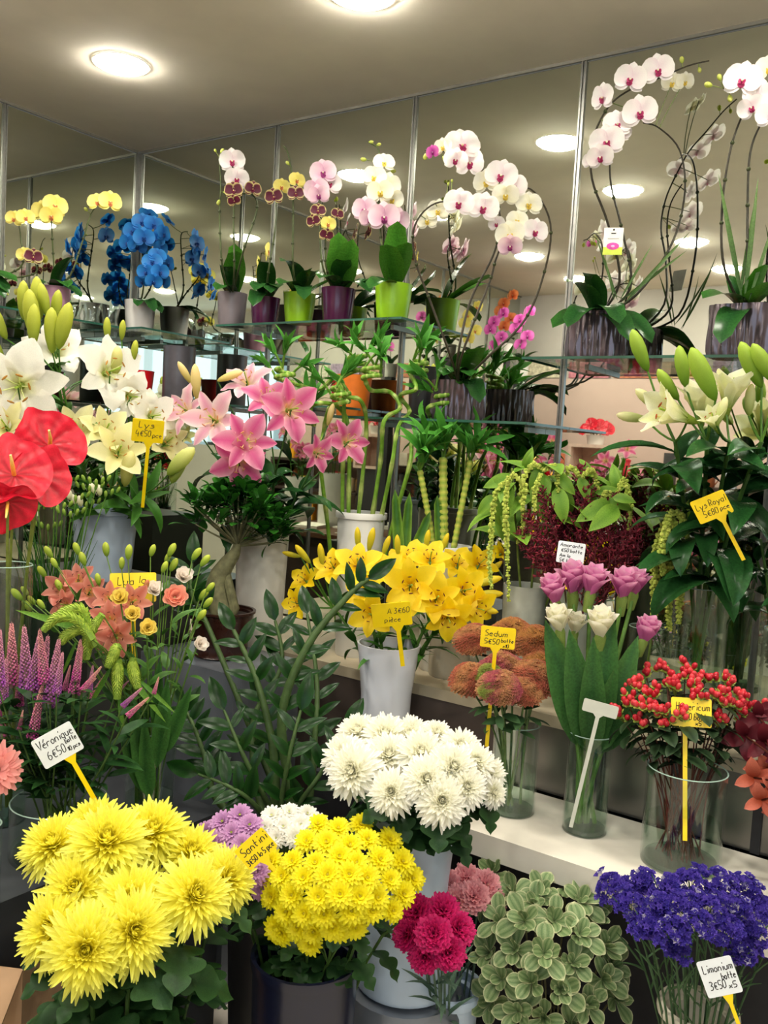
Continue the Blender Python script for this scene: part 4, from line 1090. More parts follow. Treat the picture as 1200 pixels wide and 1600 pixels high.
CAN = [([(535, 560), (500, 570), (470, 565), (455, 560)], (528, 790), 'curly lucky bamboo cane sweeping out over the pink lilies'),
       ([(545, 640), (530, 600), (500, 592), (478, 605), (490, 625)], (540, 800), 'lucky bamboo cane curling low beside the pink lilies'),
       ([(572, 640), (565, 590), (540, 580), (530, 555), (560, 540)], (560, 800), 'lucky bamboo cane with a spiral in front of the orange pot'),
       ([(595, 680), (600, 620), (625, 600), (610, 575), (580, 572), (570, 555)], (572, 800), 'lucky bamboo cane with a tight spiral near the orange pot'),
       ([(612, 690), (622, 630), (640, 605), (625, 580), (650, 570), (640, 545)], (582, 800), 'lucky bamboo cane twisting beside the silver planter'),
       ([(640, 690), (645, 650), (672, 622), (668, 600), (690, 592)], (600, 802), 'lucky bamboo cane zigzagging towards the silver planter'),
       ([(500, 680), (505, 640), (515, 600), (540, 590)], (520, 800), 'straight yellow green lucky bamboo cane at the outer side')]
for i, (pts, b0, lab) in enumerate(CAN):
    base = V(VBm) + V(((b0[0] - 565) * 0.0013, rnd(-.02, .02), 0.05))
    rt = root('lucky_bamboo', lab, 'bamboo cane', base, 'curly lucky bamboo canes')
    P = [base, base.lerp(at(*pts[0], 2.68), 0.5)] + [at(x, y + 38, 2.66 + 0.05 * math.sin(j * 1.7 + i)) for j, (x, y) in enumerate(pts)]
    ax0 = P[-1]
    for q in range(13):
        an = q * .95 + i
        P.append(ax0 + V((.026 * math.cos(an) - .026 * math.cos(i), .026 * math.sin(an) - .026 * math.sin(i), .0034 * q)))
    bamboo_cane(rt, P, 0.0066, 'cane', 0)
    tip = P[-1]
    for q in range(4):
        s0 = P[-1 - (q % 3) * 4]
        d = V((rnd(-.05, .05), rnd(-.05, .02), rnd(.025, .06)))
        sp = bez(s0, s0 + d * 0.5 + V((0, 0, .01)), s0 + d, 5)
        stalk(rt, sp, 0.004, 0.003, '#6fa035', 'shoot')
        leaves(rt, sp, BLEAF, 6, .4, 1.0, 0.075, 0.75)

# lucky bamboo towers with rolled stems
pc = at(697, 852, 2.6)
VTw = (pc.x, pc.y, LEDGE_Z)
HTw = pc.z - LEDGE_Z
bucket('flower_bucket', 'white plastic bucket of straight lucky bamboo behind the yellow lilies', 'bucket', VTw, 0.07, 0.058, HTw, WHITEPL, 0.006)
for x0, y0, x1, y1, r_, lab in ((677, 845, 656, 735, .009, 'straight lucky bamboo stem leaning away from the amaranth'), (696, 845, 692, 715, .0125, 'thickest straight lucky bamboo stem'), (712, 845, 735, 720, .009, 'straight lucky bamboo stem leaning towards the amaranth')):
    base, top = at(x0, y0, 2.58), at(x1, y1, 2.62)
    base = V((pc.x + (x0 - 697) * .0012, pc.y, pc.z - 0.06))
    rt = root('bamboo_tower', lab, 'bamboo cane', base, 'straight lucky bamboo stems')
    n = 34
    path = [base.lerp(top, i / n) for i in range(n + 1)]
    k = MB(); k.tube(path, [r_ * (1.12 if i % 2 else 0.86) for i in range(n + 1)], 8, [hx('#d8d862') if i % 2 else hx('#9abc44') for i in range(n + 1)])
    put('stem', k.mesh('stem', LEAF), rt)
    for q in range(4):
        sp = bez(top, top + V((rnd(-.03, .03), rnd(-.02, .02), .03)), top + V((rnd(-.07, .07), rnd(-.05, .03), rnd(.05, .1))), 5)
        stalk(rt, sp, 0.004, 0.003, '#5f8a30', 'shoot')
        leaves(rt, sp, BLEAF, 8, .2, 1.0, 0.1, 0.6)
# broad upright leaves (cut snake plant leaves) between the two buckets
for x0, y0, x1, y1, lab in ((625, 880, 617, 765, 'narrow upright sword leaf beside the bamboo bucket'), (630, 885, 640, 770, 'broad upright sword leaf between the white buckets'), (640, 880, 672, 800, 'sword leaf leaning towards the straight bamboo'), (690, 860, 683, 775, 'sword leaf among the straight bamboo stems')):
    b0, t = at(x0, y0, 2.6), at(x1, y1, 2.62)
    me = blade_mesh('sword_leaf', GLOSSLEAF, L=(t - b0).length * 1.25, W=0.016, prof=strap, start=0, bend=0.12, cup=0.4, nl=8, nw=4, colf=lambda u, v: mixc(hx('#39661f'), hx('#7ea23e'), abs(v) ** 3 + .2 * math.sin(u * 40)))
    b1 = b0 - (t - b0) * 0.25
    single('sword_leaf', me, None, lab, 'leaf', 'cut sword leaves', None, lm(b1, t - b0, (CAM - b0)))

# ------------------------------------------------------------------ pink lilies in tall white vase
pc = at(412, 808, 2.68)
VK = (pc.x, pc.y, LEDGE_Z)
HK = pc.z - LEDGE_Z
k = MB(); shell(k, [(0.066, 0), (0.07, 0.01), (0.074, HK * .5), (0.08, HK - .01), (0.081, HK)], 0.006)
single('tall_white_vase', k.mesh('tall_white_vase', mat('stained_white_ceramic', '#d2cec2', 0.3, 0, 0.12, 9)), VK, 'tall plain white vase of pink lilies', 'vase')
PKP = [lily_petal('petal', '#eda6ba', '#c83e7e', '#f0d9a0', 0.28, 1.0, -1.3, 0.15, 0.03), lily_petal('petal', '#f0b0c2', '#d2528a', '#f2dfb0', 0.38, 1.0, -1.25, 0.12, 0.05)]
PKP2 = [lily_petal('petal', '#f3dcd8', '#e29ab4', '#f2e2b8', 0.24, 1.0, -1.3, 0.15, 0.03), lily_petal('petal', '#f5e2dc', '#e8aabc', '#f2e2b8', 0.32, 1.0, -1.25, 0.12, 0.05)]
PKS = stamen_mesh('flower', '#c98a5a', '#e8d8a0')
PKB = bud_mesh('bud', '#c9c16a', '#eed9a0', 0.1, 0.15)
G = 'pink lilies in the tall white vase'
A = dict(petals=PKP, stam=PKS, bud=PKB, leafset=DARKLILYLEAF, nleaf=9, lsize=0.15, col='#3f6a2c')
lily_stem('pink_lily', 'pink lily with two deep pink blooms facing out at the front', G, VK, HK, .075, at(385, 745, 2.55), [('f', 384, 690, 2.42, 0.1, .15, 50), ('f', 372, 722, 2.44, -.1, -.35, 46)], **A)
lily_stem('pink_lily', 'pink lily with pale star shaped blooms next to the white lilies', G, VK, HK, .075, at(350, 730, 2.6), [('f', 332, 655, 2.48, -.4, .2, 52), ('f', 288, 640, 2.56, -.8, .4, 42), ('b', 308, 625, 2.6, -.1, 1, 56)], **{**A, 'petals': PKP2})
lily_stem('pink_lily', 'pink lily with curled blooms towards the lucky bamboo', G, VK, HK, .075, at(430, 740, 2.58), [('f', 455, 640, 2.46, .4, .1, 52), ('f', 418, 622, 2.56, .1, .8, 42)], **A)
lily_stem('pink_lily', 'pink lily with a pale bloom seen from behind on top', G, VK, HK, .075, at(395, 700, 2.66), [('f', 385, 595, 2.62, -.5, 1.1, 44), ('b', 340, 595, 2.62, .8, .3, 44), ('b', 300, 600, 2.62, -.6, .9, 40)], **{**A, 'petals': PKP2})
lily_stem('pink_lily', 'pink lily with a small magenta bloom low beside the bamboo', G, VK, HK, .075, at(470, 765, 2.6), [('f', 497, 708, 2.54, .8, -.1, 32), ('f', 545, 690, 2.6, .6, .2, 40), ('b', 512, 665, 2.64, .2, 1, 36)], **A)

# ------------------------------------------------------------------ fig bonsai
VF = (pb.x, pb.y, PLZ)
rt = root('fig_bonsai', 'small fig bonsai with a thick trunk in a dark brown ribbed pot', 'bonsai', VF)
PH = 0.13
k = MB(); 
pr = [(0.062, 0), (0.075, 0.004)] + [(0.07 + 0.016 * i / 8 + (0.002 if i % 2 else 0), 0.012 + 0.11 * i / 8) for i in range(9)] + [(0.092, 0.124), (0.092, PH)]
shell(k, pr, 0.008, 0, 32); put('pot', k.mesh('pot', mat('dark_brown_glaze', '#2f1711', 0.25, 0, 0.1)), rt, WM[rt])
k = MB(); k.lathe([(0.001, 0), (0.08, 0), (0.08, 0.004), (0.001, 0.012)], 20); put('soil', k.mesh('soil', mat('soil', '#2a2018', 0.9, bump=.6)), rt, WM[rt] @ MX.Translation(V((0, 0, PH - 0.02))))
tb = V(VF) + V((0, 0, PH - 0.015))
T0 = [tb, at(338, 915, 2.5), at(352, 885, 2.5), at(368, 862, 2.5), at(372, 835, 2.5)]
TR = hx('#6b6a4a')
k = MB(); k.tube(spline(T0, 4), [0.034, .034, .033, .031, .03, .029, .028, .026, .024, .022, .02, .018, .015, .012, .010, .009, .008], 9, [jit(TR, .2) for _ in range(17)])
k.tube([tb + V((0.02, 0, -.01)), tb + V((0.035, .01, .02)), at(352, 890, 2.5)], [0.016, .014, .012], 7, TR)
tops = []
crown = at(372, 803, 2.5)
BR = []
random.seed(5)
for i in range(38):
    a = i * 2.4; f = math.sqrt((i + .5) / 34)
    p = crown + RIGHT * (f * 0.135 * math.cos(a)) + (FWD * f * 0.11 * math.sin(a)) + V((0, 0, 0.05 * (1 - f * f) + rnd(-.05, .02)))
    if i > 33:
        p = at(400 + 10 * (i - 33), 835 + rnd(-14, 14), 2.48)
    k.tube(bez(T0[-1] - V((0, 0, .03)), (T0[-1] + p) / 2 + V((0, 0, -.02)), p, 6), [0.004, .0036, .003, .0026, .002, .0018], 5, TR)
    tops.append(p)
put('trunk', k.mesh('trunk', mat_attr('bark', 0.8, 0, .3)), rt)
FL = [blade_mesh('fig_leaf', GLOSSLEAF, L=1, W=0.26, prof=obov, start=0.4, bend=-0.6, cup=0.2, nl=6, nw=2, colf=lambda u, v: mixc(hx(a), hx(b_), u)) for a, b_ in (('#163c14', '#2f6a20'), ('#1c4a18', '#3c8328'))]
for p in tops:
    for j in range(14):
        d = V((rnd(-1, 1), rnd(-1, 1), rnd(-.15, .9)))
        q = p + d * 0.022
        put('leaf', FL[0] if rnd(0, 1) < .6 else FL[1], rt, lm(q, d, (0, 0, 1), rnd(0.038, 0.055)))

# ------------------------------------------------------------------ ZZ plant
c = at(445, 1330, 2.06)
VZ = (c.x, c.y, 0.0)
rt = root('zz_plant', 'large dark glossy plant with thick stems and paired pointed leaves', 'potted plant', VZ)
HZ = at(445, 1320, 2.06).z
k = MB(); shell(k, [(0.1, 0), (0.105, 0.01), (0.12, HZ * .6), (0.13, HZ)], 0.006); put('pot', k.mesh('pot', BLACKPL), rt, WM[rt])
k = MB(); k.lathe([(0.001, HZ - .03), (0.12, HZ - .03), (0.12, HZ - .02), (0.001, HZ - .015)], 20); put('soil', k.mesh('soil', MATS['soil']), rt, WM[rt])
ZL = [blade_mesh('zz_leaf', GLOSSLEAF, L=1, W=w, prof=lance, start=0.25, bend=-0.5, fold=0.22, nl=7, nw=4, colf=lambda u, v: mixc(hx('#112e0f'), hx('#25521b'), abs(v) * .6)) for w in (0.2, 0.165)]
ZS = [([(430, 1250, 2.08), (425, 1160, 2.1), (400, 1060, 2.14), (365, 985, 2.2)], .014), ([(455, 1250, 2.06), (440, 1120, 2.06), (480, 1010, 2.08), (545, 930, 2.12), (575, 905, 2.14)], .014), ([(480, 1260, 2.1), (492, 1150, 2.14), (495, 1060, 2.2), (480, 960, 2.3)], .010),
      ([(340, 1250, 2.1), (325, 1200, 2.12), (305, 1140, 2.16), (285, 1100, 2.2)], .010), ([(420, 1260, 2.0), (380, 1180, 1.98), (350, 1110, 2.02)], .008), ([(460, 1270, 2.0), (500, 1210, 2.0), (540, 1140, 2.06)], .008), ([(410, 1270, 2.1), (395, 1130, 2.2), (440, 1040, 2.26), (430, 970, 2.3)], .010),
      ([(400, 1260, 1.95), (360, 1230, 1.92), (310, 1210, 1.95)], .007), ([(440, 1270, 1.96), (450, 1190, 1.92), (470, 1110, 1.95)], .008), ([(330, 990, 2.36), (300, 930, 2.36), (300, 880, 2.38)], .008)]
for pts, r_ in ZS:
    P = [V((VZ[0] + rnd(-.05, .05), VZ[1] + rnd(-.05, .05), HZ - .02))] + [at(*q) for q in pts]
    path = spline(P, 5)
    k = MB(); n = len(path); k.tube(path, [r_ * (1.1 - .75 * i / n) for i in range(n)], 8, [jit(hx('#4d6638'), .12) for _ in range(n)]); put('stem', k.mesh('stem', LEAF), rt)
    nl = 7 if r_ >= .01 else 4
    for i in range(nl):
        t = 0.42 + 0.56 * i / nl
        p, tg = along(path, t)
        sd = tg.cross((CAM - p).normalized()).normalized()
        for s in (-1, 1):
            put('leaf', random.choice(ZL), rt, lm(p, sd * s + tg * 0.75 + (CAM - p).normalized() * rnd(-.2, .4), (CAM - p).normalized() + V((0, 0, .8)), rnd(0.06, 0.085)))
    put('leaf', ZL[0], rt, lm(path[-1], tg, (CAM - p), 0.09))
# ------------------------------------------------------------------ white lilies, pale bucket
pc = at(165, 792, 2.6)
VI = (pc.x, pc.y, BUCKZ)
HI = pc.z - BUCKZ
bucket('flower_bucket', 'pale blue grey bucket of white lilies', 'bucket', VI, 0.092, 0.078, HI, BLUEPL, 0.009)
WP = [lily_petal('petal', '#f4f1e4', '#f1efdf', '#cfd07a', 0.33, 1.0, -1.35, 0.15, 0.05), lily_petal('petal', '#f8f5ea', '#f2f0e2', '#cfd07a', 0.44, 1.0, -1.3, 0.1, 0.06)]
CPL = [lily_petal('petal', '#f0e9ae', '#e9e29a', '#c8c25a', 0.28, 1.15, -0.8, 0.25, 0.02), lily_petal('petal', '#f3edbc', '#ece6a6', '#c8c25a', 0.36, 1.15, -0.75, 0.2, 0.03)]
WS_ = stamen_mesh('flower', '#b98a3a', '#dfe6a6')
WB = bud_mesh('bud', '#93a636', '#c6c94c', 0.1, 0.17)
WBP = bud_mesh('bud', '#a9b04c', '#e9e2a0', 0.1, 0.2)
G = 'white and cream lilies in the pale bucket'
A = dict(stam=WS_, leafset=LILYLEAF, lsize=0.11)
lily_stem('white_lily', 'white lily with a very large open bloom at the picture edge', G, VI, HI, .09, at(45, 690, 2.42), [('f', 28, 605, 2.3, -.2, -.1, 78), ('f', 90, 545, 2.45, .2, .9, 52)], petals=WP, bud=WB, nleaf=13, **A)
lily_stem('white_lily', 'white lily with three tall green buds near the pink orchid pot', G, VI, HI, .09, at(85, 570, 2.45), [('b', 55, 532, 2.45, -.15, 1, 78), ('b', 62, 500, 2.5, -.1, 1, 66), ('b', 38, 500, 2.5, -.05, 1, 60), ('b', 10, 530, 2.46, -.5, 1, 60), ('b', 5, 560, 2.44, -.6, .9, 54)], petals=WP, bud=WB, nleaf=13, **A)
lily_stem('white_lily', 'white lily with fat pale buds below the pink orchid pot', G, VI, HI, .09, at(95, 590, 2.42), [('b', 52, 540, 2.38, 0, 1, 64), ('b', 82, 552, 2.40, -.05, 1, 70), ('b', 92, 545, 2.38, .2, 1, 74), ('b', 75, 495, 2.46, -.25, 1, 52), ('b', 85, 505, 2.5, .1, 1, 52)], petals=WP, bud=WB, nleaf=13, **A)
lily_stem('white_lily', 'white lily with a sideways trumpet bloom under the white orchid pot', G, VI, HI, .09, at(165, 690, 2.5), [('f', 172, 580, 2.46, .7, .3, 60), ('f', 205, 620, 2.5, .6, -.1, 42), ('b', 180, 590, 2.5, .05, 1, 50)], petals=WP, bud=WBP, nleaf=13, **A)
lily_stem('white_lily', 'white lily with ruffled bloom right behind its price card', G, VI, HI, .09, at(205, 700, 2.54), [('f', 240, 650, 2.54, .6, .1, 44), ('b', 208, 565, 2.52, .1, 1, 34), ('b', 190, 532, 2.54, .05, 1, 32), ('b', 168, 532, 2.54, -.05, 1, 36)], petals=WP, bud=WB, nleaf=13, **A)
lily_stem('cream_lily', 'cream lily with half open blooms in the middle of the bucket', G, VI, HI, .09, at(130, 730, 2.46), [('f', 118, 672, 2.4, -.2, .7, 48), ('f', 165, 672, 2.42, .2, .7, 44)], petals=CPL, bud=WBP, nleaf=8, open_=.7, **A)
lily_stem('cream_lily', 'cream lily with a pointed pale bloom above the bucket rim', G, VI, HI, .09, at(175, 760, 2.46), [('f', 185, 705, 2.38, .1, .4, 50), ('b', 195, 760, 2.4, .15, 1, 58)], petals=CPL, bud=WBP, nleaf=8, open_=.6, **A)
lily_stem('cream_lily', 'lily with two long pale green buds leaning to the pink lilies', G, VI, HI, .09, at(230, 770, 2.48), [('b', 262, 742, 2.44, .75, .8, 62), ('b', 268, 755, 2.46, .4, 1, 56)], petals=CPL, bud=bud_mesh('bud', '#8fa63c', '#dfe08c', .1, .2), nleaf=13, **A)
lily_stem('cream_lily', 'lily with cream bloom and slim yellow green leaves behind the price card', G, VI, HI, .09, at(215, 720, 2.6), [('f', 262, 690, 2.58, .6, .4, 40), ('b', 210, 655, 2.56, .05, 1, 46)], petals=CPL, bud=WB, nleaf=9, open_=.7, **A)
lily_stem('cream_lily', 'cream lily half hidden at the picture edge above the red anthurium', G, VI, HI, .09, at(30, 720, 2.36), [('f', 8, 665, 2.3, -.5, .5, 44)], petals=CPL, bud=WB, nleaf=7, open_=.75, **A)

# ------------------------------------------------------------------ red anthuriums
c = at(8, 1060, 1.98)
VN = (c.x, c.y, LB_Z)
HN = at(8, 880, 1.98).z - LB_Z
glassvase('tall clear glass cylinder of red anthuriums at the picture edge', VN, 0.052, HN, 0.3)
def spathe_mesh(seed):
    k = MB(); rows, cols = [], []
    for i in range(15):
        f = i / 14
        r, cc = [], []
        for j in range(57):
            a = 2 * math.pi * j / 56
            hr = 1.0 - 0.32 * math.exp(-((a - 0) if a < math.pi else (a - 6.283)) ** 2 / 0.12) + 0.22 * math.exp(-(a - math.pi) ** 2 / 0.05)
            p = V((f * hr * math.sin(a), -f * hr * math.cos(a) + 0.0, 0.16 * f * f + 0.035 * f * math.sin(5 * a + seed) + 0.022 * f * math.sin(11 * a + 5 * f) + 0.016 * math.sin(f * 22 + 3 * math.sin(4 * a)) * f))
            r.append(p); cc.append(mixc(hx('#98081a'), hx('#cf1a30'), f + 0.35 * math.sin(11 * a + 5 * f)))
        rows.append(r); cols.append(cc)
    k.grid(rows, cols)
    return k.mesh('spathe', WAX)
k = MB(); k.tube([V((0, 0, 0)), V((0, 0.12, 0.35)), V((0, 0.3, 0.62))], [0.06, 0.055, 0.03], 8, [hx('#e8963a'), hx('#eeb44a'), hx('#f2dc80')]); SPD = k.mesh('spadix', MATTE)
for px, py, dp, R, r_, u_, roll, lab in ((78, 697, 2.06, 55, .25, .35, .5, 'largest red anthurium tilted back below the white lilies'), (22, 742, 1.94, 58, -.1, .45, .2, 'red anthurium in front with an orange spadix'), (62, 748, 1.99, 48, .45, .2, -.4, 'red anthurium between the two others with a pale spadix'), (12, 785, 1.92, 44, 0, -.5, 3.0, 'lowest red anthurium hanging down against the glass cylinder')):
    t = at(px, py, dp); d = face(t, r_, u_)
    st, path = cut_stem('red_anthurium', lab, 'flower', inside(VN, .04, .03), neck(VN, HN, .05, t), t - d * .004, 0.004, '#7d8a3c', 'red anthuriums in the glass cylinder')
    m = fm(t, d, roll, px2m(R, dp))
    put('spathe', spathe_mesh(px), st, m); put('spadix', SPD, st, m)

# ------------------------------------------------------------------ freesia and bear grass between anthurium and lily bucket
c = at(80, 1010, 2.3)
VG = (c.x, c.y, LB_Z)
HG = at(80, 930, 2.3).z - LB_Z
k = MB(); shell(k, [(0.065, 0), (0.07, .01), (0.078, HG)], .005)
single('dark_vase', k.mesh('dark_vase', mat('dark_green_glass', '#1d2a20', 0.2)), VG, 'dark vase of thin green freesia stems', 'vase')
FB = bud_mesh('bud', '#d8dcae', '#f3efdc', .02, .28); FGB = bud_mesh('bud', '#6f9a34', '#9fbb4c', .02, .22)
FRP = ((118, 785, 1), (135, 795, 1), (165, 778, 1), (85, 770, 0), (60, 800, 0), (100, 760, 0), (140, 770, 0), (75, 830, 0), (45, 780, 0), (110, 810, 0), (150, 760, 0), (90, 800, 0))
for i, (px, py, opn) in enumerate(FRP):
    t = at(px, py, 2.32 + rnd(-.06, .06))
    st, path = cut_stem('freesia', ('freesia with white buds, %s' if opn else 'freesia with closed green buds, %s') % (ORD[sorted([q[0] for q in FRP if q[2] == opn]).index(px)] + ' counted from the anthuriums'), 'flower', inside(VG, .05, .03), neck(VG, HG, .06, t), t, .0018, '#5b8a2e', 'white freesias' if opn else 'closed freesias')
    for j in range(5):
        p = t + RIGHT * (0.014 * (j - 2)) + V((0, 0, .006 * abs(j - 2)))
        put('bud', FB if (opn and j < 2) else FGB, st, lm(p, V((0, 0, 1)) + RIGHT * .25 * (j - 2), CAM - p, 0.03 if (opn and j < 2) else .02))
k = MB()
random.seed(3)
for i in range(90):
    b0 = inside(VG, .07, HG * .7); a = rnd(0, 6.28)
    t = b0 + V((math.cos(a) * rnd(.02, .12), math.sin(a) * rnd(.02, .12), rnd(.12, .36)))
    k.tube(bez(b0, b0 + (t - b0) * .5 + V((0, 0, .05)), t, 5), [.0022, .002, .0018, .0014, .0006], 3, jit(hx('#2c5a22'), .3), cap=False)
single('bear_grass', k.mesh('bear_grass', LEAF), None, 'tuft of thin dark green grass blades beside the pale bucket', 'grass', kind='stuff', mw=MX.Identity(4))

# ------------------------------------------------------------------ mixed bouquet: alstroemeria, lisianthus, foxtail
c = at(232, 1275, 2.04)
VX = (c.x, c.y, LB_Z)
glassvase('clear glass vase of coral and yellow mixed flowers', VX, 0.056, 0.215, 0.3)
HX = .215
ALP = [lily_petal('petal', '#e6a48e', '#d27c66', '#f0c070', .3, .95, -.8, .25, .03), lily_petal('petal', '#e29c88', '#c86c5a', '#f0c070', .36, .95, -.75, .2, .03)]
ALS = stamen_mesh('flower', '#7a3a2a', '#e8b890')
ALB = bud_mesh('bud', '#9db53c', '#e08a6c', .08, .2)
ALEAF = [blade_mesh('leaf', LEAF, L=1, W=w, prof=lance, start=.4, bend=b_, fold=.15, nl=6, nw=2, colf=lambda u, v: mixc(hx('#2f5f24'), hx('#6a9a3e'), abs(v) * .4 + u * .4)) for w, b_ in ((.17, -.8), (.14, -1.3))]
G = 'coral alstroemeria in the mixed bouquet'
A = dict(petals=ALP, stam=ALS, bud=ALB, leafset=ALEAF, nleaf=6, lsize=.08, r0=.003, col='#5c8a34')
lily_stem('coral_alstroemeria', 'coral alstroemeria with the lowest ruffled cluster', G, VX, HX, .055, at(180, 985, 1.98), [('f', 172, 968, 1.92, -.2, .3, 34), ('f', 182, 995, 1.9, 0, -.2, 34), ('f', 158, 988, 1.94, -.5, 0, 28)], **A)
lily_stem('coral_alstroemeria', 'coral alstroemeria with blooms around the yellow rosebud', G, VX, HX, .055, at(195, 955, 2.0), [('f', 170, 935, 1.96, -.3, .3, 30), ('f', 208, 940, 1.94, .3, .2, 32), ('b', 225, 925, 2.0, .3, 1, 22)], **A)
lily_stem('coral_alstroemeria', 'coral alstroemeria at the back on the outer side of the bouquet', G, VX, HX, .055, at(125, 940, 2.08), [('f', 95, 920, 2.06, -.5, .5, 32), ('f', 122, 905, 2.08, -.1, .8, 30), ('f', 140, 925, 2.04, 0, .4, 30), ('f', 100, 945, 2.04, -.6, .1, 28)], **A)
LIS = daisy_mesh('bloom', '#f0a58c', '#e2806c', '#e8d090', ((1.0, 7, .75), (.92, 7, 1.0), (.8, 6, 1.25)), 9, .42)
LISY = daisy_mesh('bloom', '#f0dc70', '#e6c93a', '#c8b030', ((1.0, 6, 1.0), (.95, 6, 1.25), (.85, 5, 1.45)), 10, .42)
LISW = daisy_mesh('bloom', '#f4ece2', '#e8dcc8', '#d8d8a0', ((1.0, 6, 1.0), (.95, 6, 1.25), (.85, 5, 1.45)), 11, .42)
LB = bud_mesh('bud', '#7fa83a', '#c9d24e', .05, .24)
for px, py, dp, R, me, r_, u_, lab in ((272, 935, 1.94, 24, LIS, .2, .4, 'peach lisianthus bloom beside the yellow price card'), (188, 937, 1.9, 22, LISY, -.1, .4, 'uppermost of the three yellow rosebuds'), (207, 962, 1.88, 20, LISY, 0, .3, 'middle one of the three yellow rosebuds'), (230, 983, 1.87, 22, LISY, .1, .2, 'lowest of the three yellow rosebuds'),
                                 (310, 1008, 1.95, 18, LISW, .5, .2, 'white lisianthus low beside the bonsai pot'), (240, 925, 2.02, 20, LISW, .1, .6, 'pale lisianthus behind the price card'), (285, 905, 2.06, 22, LISW, .2, .7, 'white lisianthus high in the bouquet')):
    t = at(px, py, dp); d = face(t, r_, u_)
    st, path = cut_stem('lisianthus', lab, 'flower', inside(VX, .05, .02), neck(VX, HX, .055, t), t - d * .006, .0022, '#6a9340', 'lisianthus in the mixed bouquet')
    put('bloom', me, st, fm(t, d, rnd(0, 6), px2m(R, dp)))
    leaves(st, path, ALEAF, 5, .5, .95, .06, .5)
LBP = ((82, 872), (90, 888), (72, 902), (124, 868), (133, 884), (167, 870), (200, 875), (45, 930), (55, 945), (50, 955), (70, 952), (35, 938), (98, 925), (155, 915), (182, 955), (253, 895), (263, 870), (266, 893), (258, 880), (300, 875), (313, 885), (311, 938), (318, 950), (322, 925), (308, 970), (235, 870), (126, 985), (190, 890))
LBL = row_labels(LBP, 'closed lisianthus bud', ['top row', 'second row', 'third row'], 'the red anthuriums')
for i, (px, py) in enumerate(LBP):
    t = at(px, py, 2.0 + rnd(-.06, .08))
    st, path = cut_stem('lisianthus_bud', LBL[i], 'flower bud', inside(VX, .05, .02), neck(VX, HX + .1, .055, t), t, .0016, '#7a9f48', 'closed buds of the mixed bouquet')
    put('bud', LB, st, lm(t, V((0, 0, 1)) + RIGHT * (px - 190) / 160, CAM - t, rnd(.026, .036)))
    leaves(st, path, ALEAF, 2, .6, .95, .04, .6)
def foxtail(pts, r, seed):
    random.seed(seed)
    k = MB(); path = spline(pts, 5); n = 34
    for i in range(n):
        t = (i + .5) / n; p, tg = along(path, t)
        rr = r * math.sin(math.pi * (0.1 + .85 * t)) ** .6
        u = tg.cross(V((.3, .2, .1))).normalized(); w = tg.cross(u)
        for j in range(9):
            a = j * .698 + i * .35
            q = p + (u * math.cos(a) + w * math.sin(a)) * rr
            k.add([p + (u * math.cos(a + .4) + w * math.sin(a + .4)) * rr * .6, p + (u * math.cos(a - .4) + w * math.sin(a - .4)) * rr * .6, p + tg * rr * .5 + (q - p) * .5, q + tg * rr * .7], [(0, 3, 1), (1, 3, 2), (2, 3, 0)], jit(mixc(hx('#7c9a2a'), hx('#a9bd45'), rnd(0, 1)), .15))
    k.tube(path, r * .6, 6, hx('#6f8d28'))
    return k.mesh('seed_head', MATTE)
for i, (pts, lab) in enumerate((([(145, 1000), (120, 968), (90, 965), (68, 985)], 'foxtail seed head arching over the veronica'), ([(140, 1000), (130, 955), (105, 955), (90, 962)], 'foxtail seed head arching furthest back'), ([(150, 1010), (130, 985), (105, 992), (95, 1005)], 'short foxtail seed head behind the veronica spikes'), ([(160, 960), (140, 990), (135, 1030)], 'foxtail seed head hanging beside the coral cluster'), ([(188, 1010), (182, 1015), (168, 1042)], 'small foxtail seed head under the coral cluster'), ([(185, 1030), (184, 1050), (183, 1092)], 'longest foxtail seed head hanging straight down'), ([(208, 1028), (208, 1045), (215, 1075)], 'foxtail seed head hanging beside the longest one'))):
    P = [at(x, y, 1.83 + .01 * i) for x, y in pts]
    st, path = cut_stem('foxtail_millet', lab, 'grass head', inside(VX, .05, .02), neck(VX, HX + .15, .055, P[0]), P[0], .002, '#7a9f48', 'foxtail millet in the mixed bouquet')
    put('seed_head', foxtail(P, .0135, i), st, kind='stuff')
FXL = blade_mesh('grass_leaf', LEAF, L=1, W=.045, prof=lance, start=.2, bend=-.5, fold=.3, nl=8, nw=2, colf=lambda u, v: mixc(hx('#4f8a2a'), hx('#7fb040'), u))
for fi, (x0, y0, x1, y1) in enumerate(((160, 990, 20, 952), (175, 1040, 133, 1115), (190, 1040, 260, 1130), (185, 1080, 195, 1160), (215, 1060, 275, 1115), (120, 1000, 95, 1060))):
    b0, t = at(x0, y0, 1.9), at(x1, y1, 1.9)
    single('foxtail_leaf', FXL, None, 'foxtail grass leaf ' + ['reaching over the veronica', 'hanging down beside the veronica', 'bending down to the dark plant', 'pointing straight down', 'bending highest to the dark plant', 'short, behind the veronica'][fi], 'leaf', 'foxtail leaves', None, lm(b0, t - b0, CAM - b0, (t - b0).length))
BGL = blade_mesh('broad_leaf', LEAF, L=1, W=.095, prof=lance, start=.1, bend=-.2, fold=.25, nl=7, nw=4, colf=lambda u, v: mixc(hx('#2c5c24'), hx('#4a8036'), abs(v)))
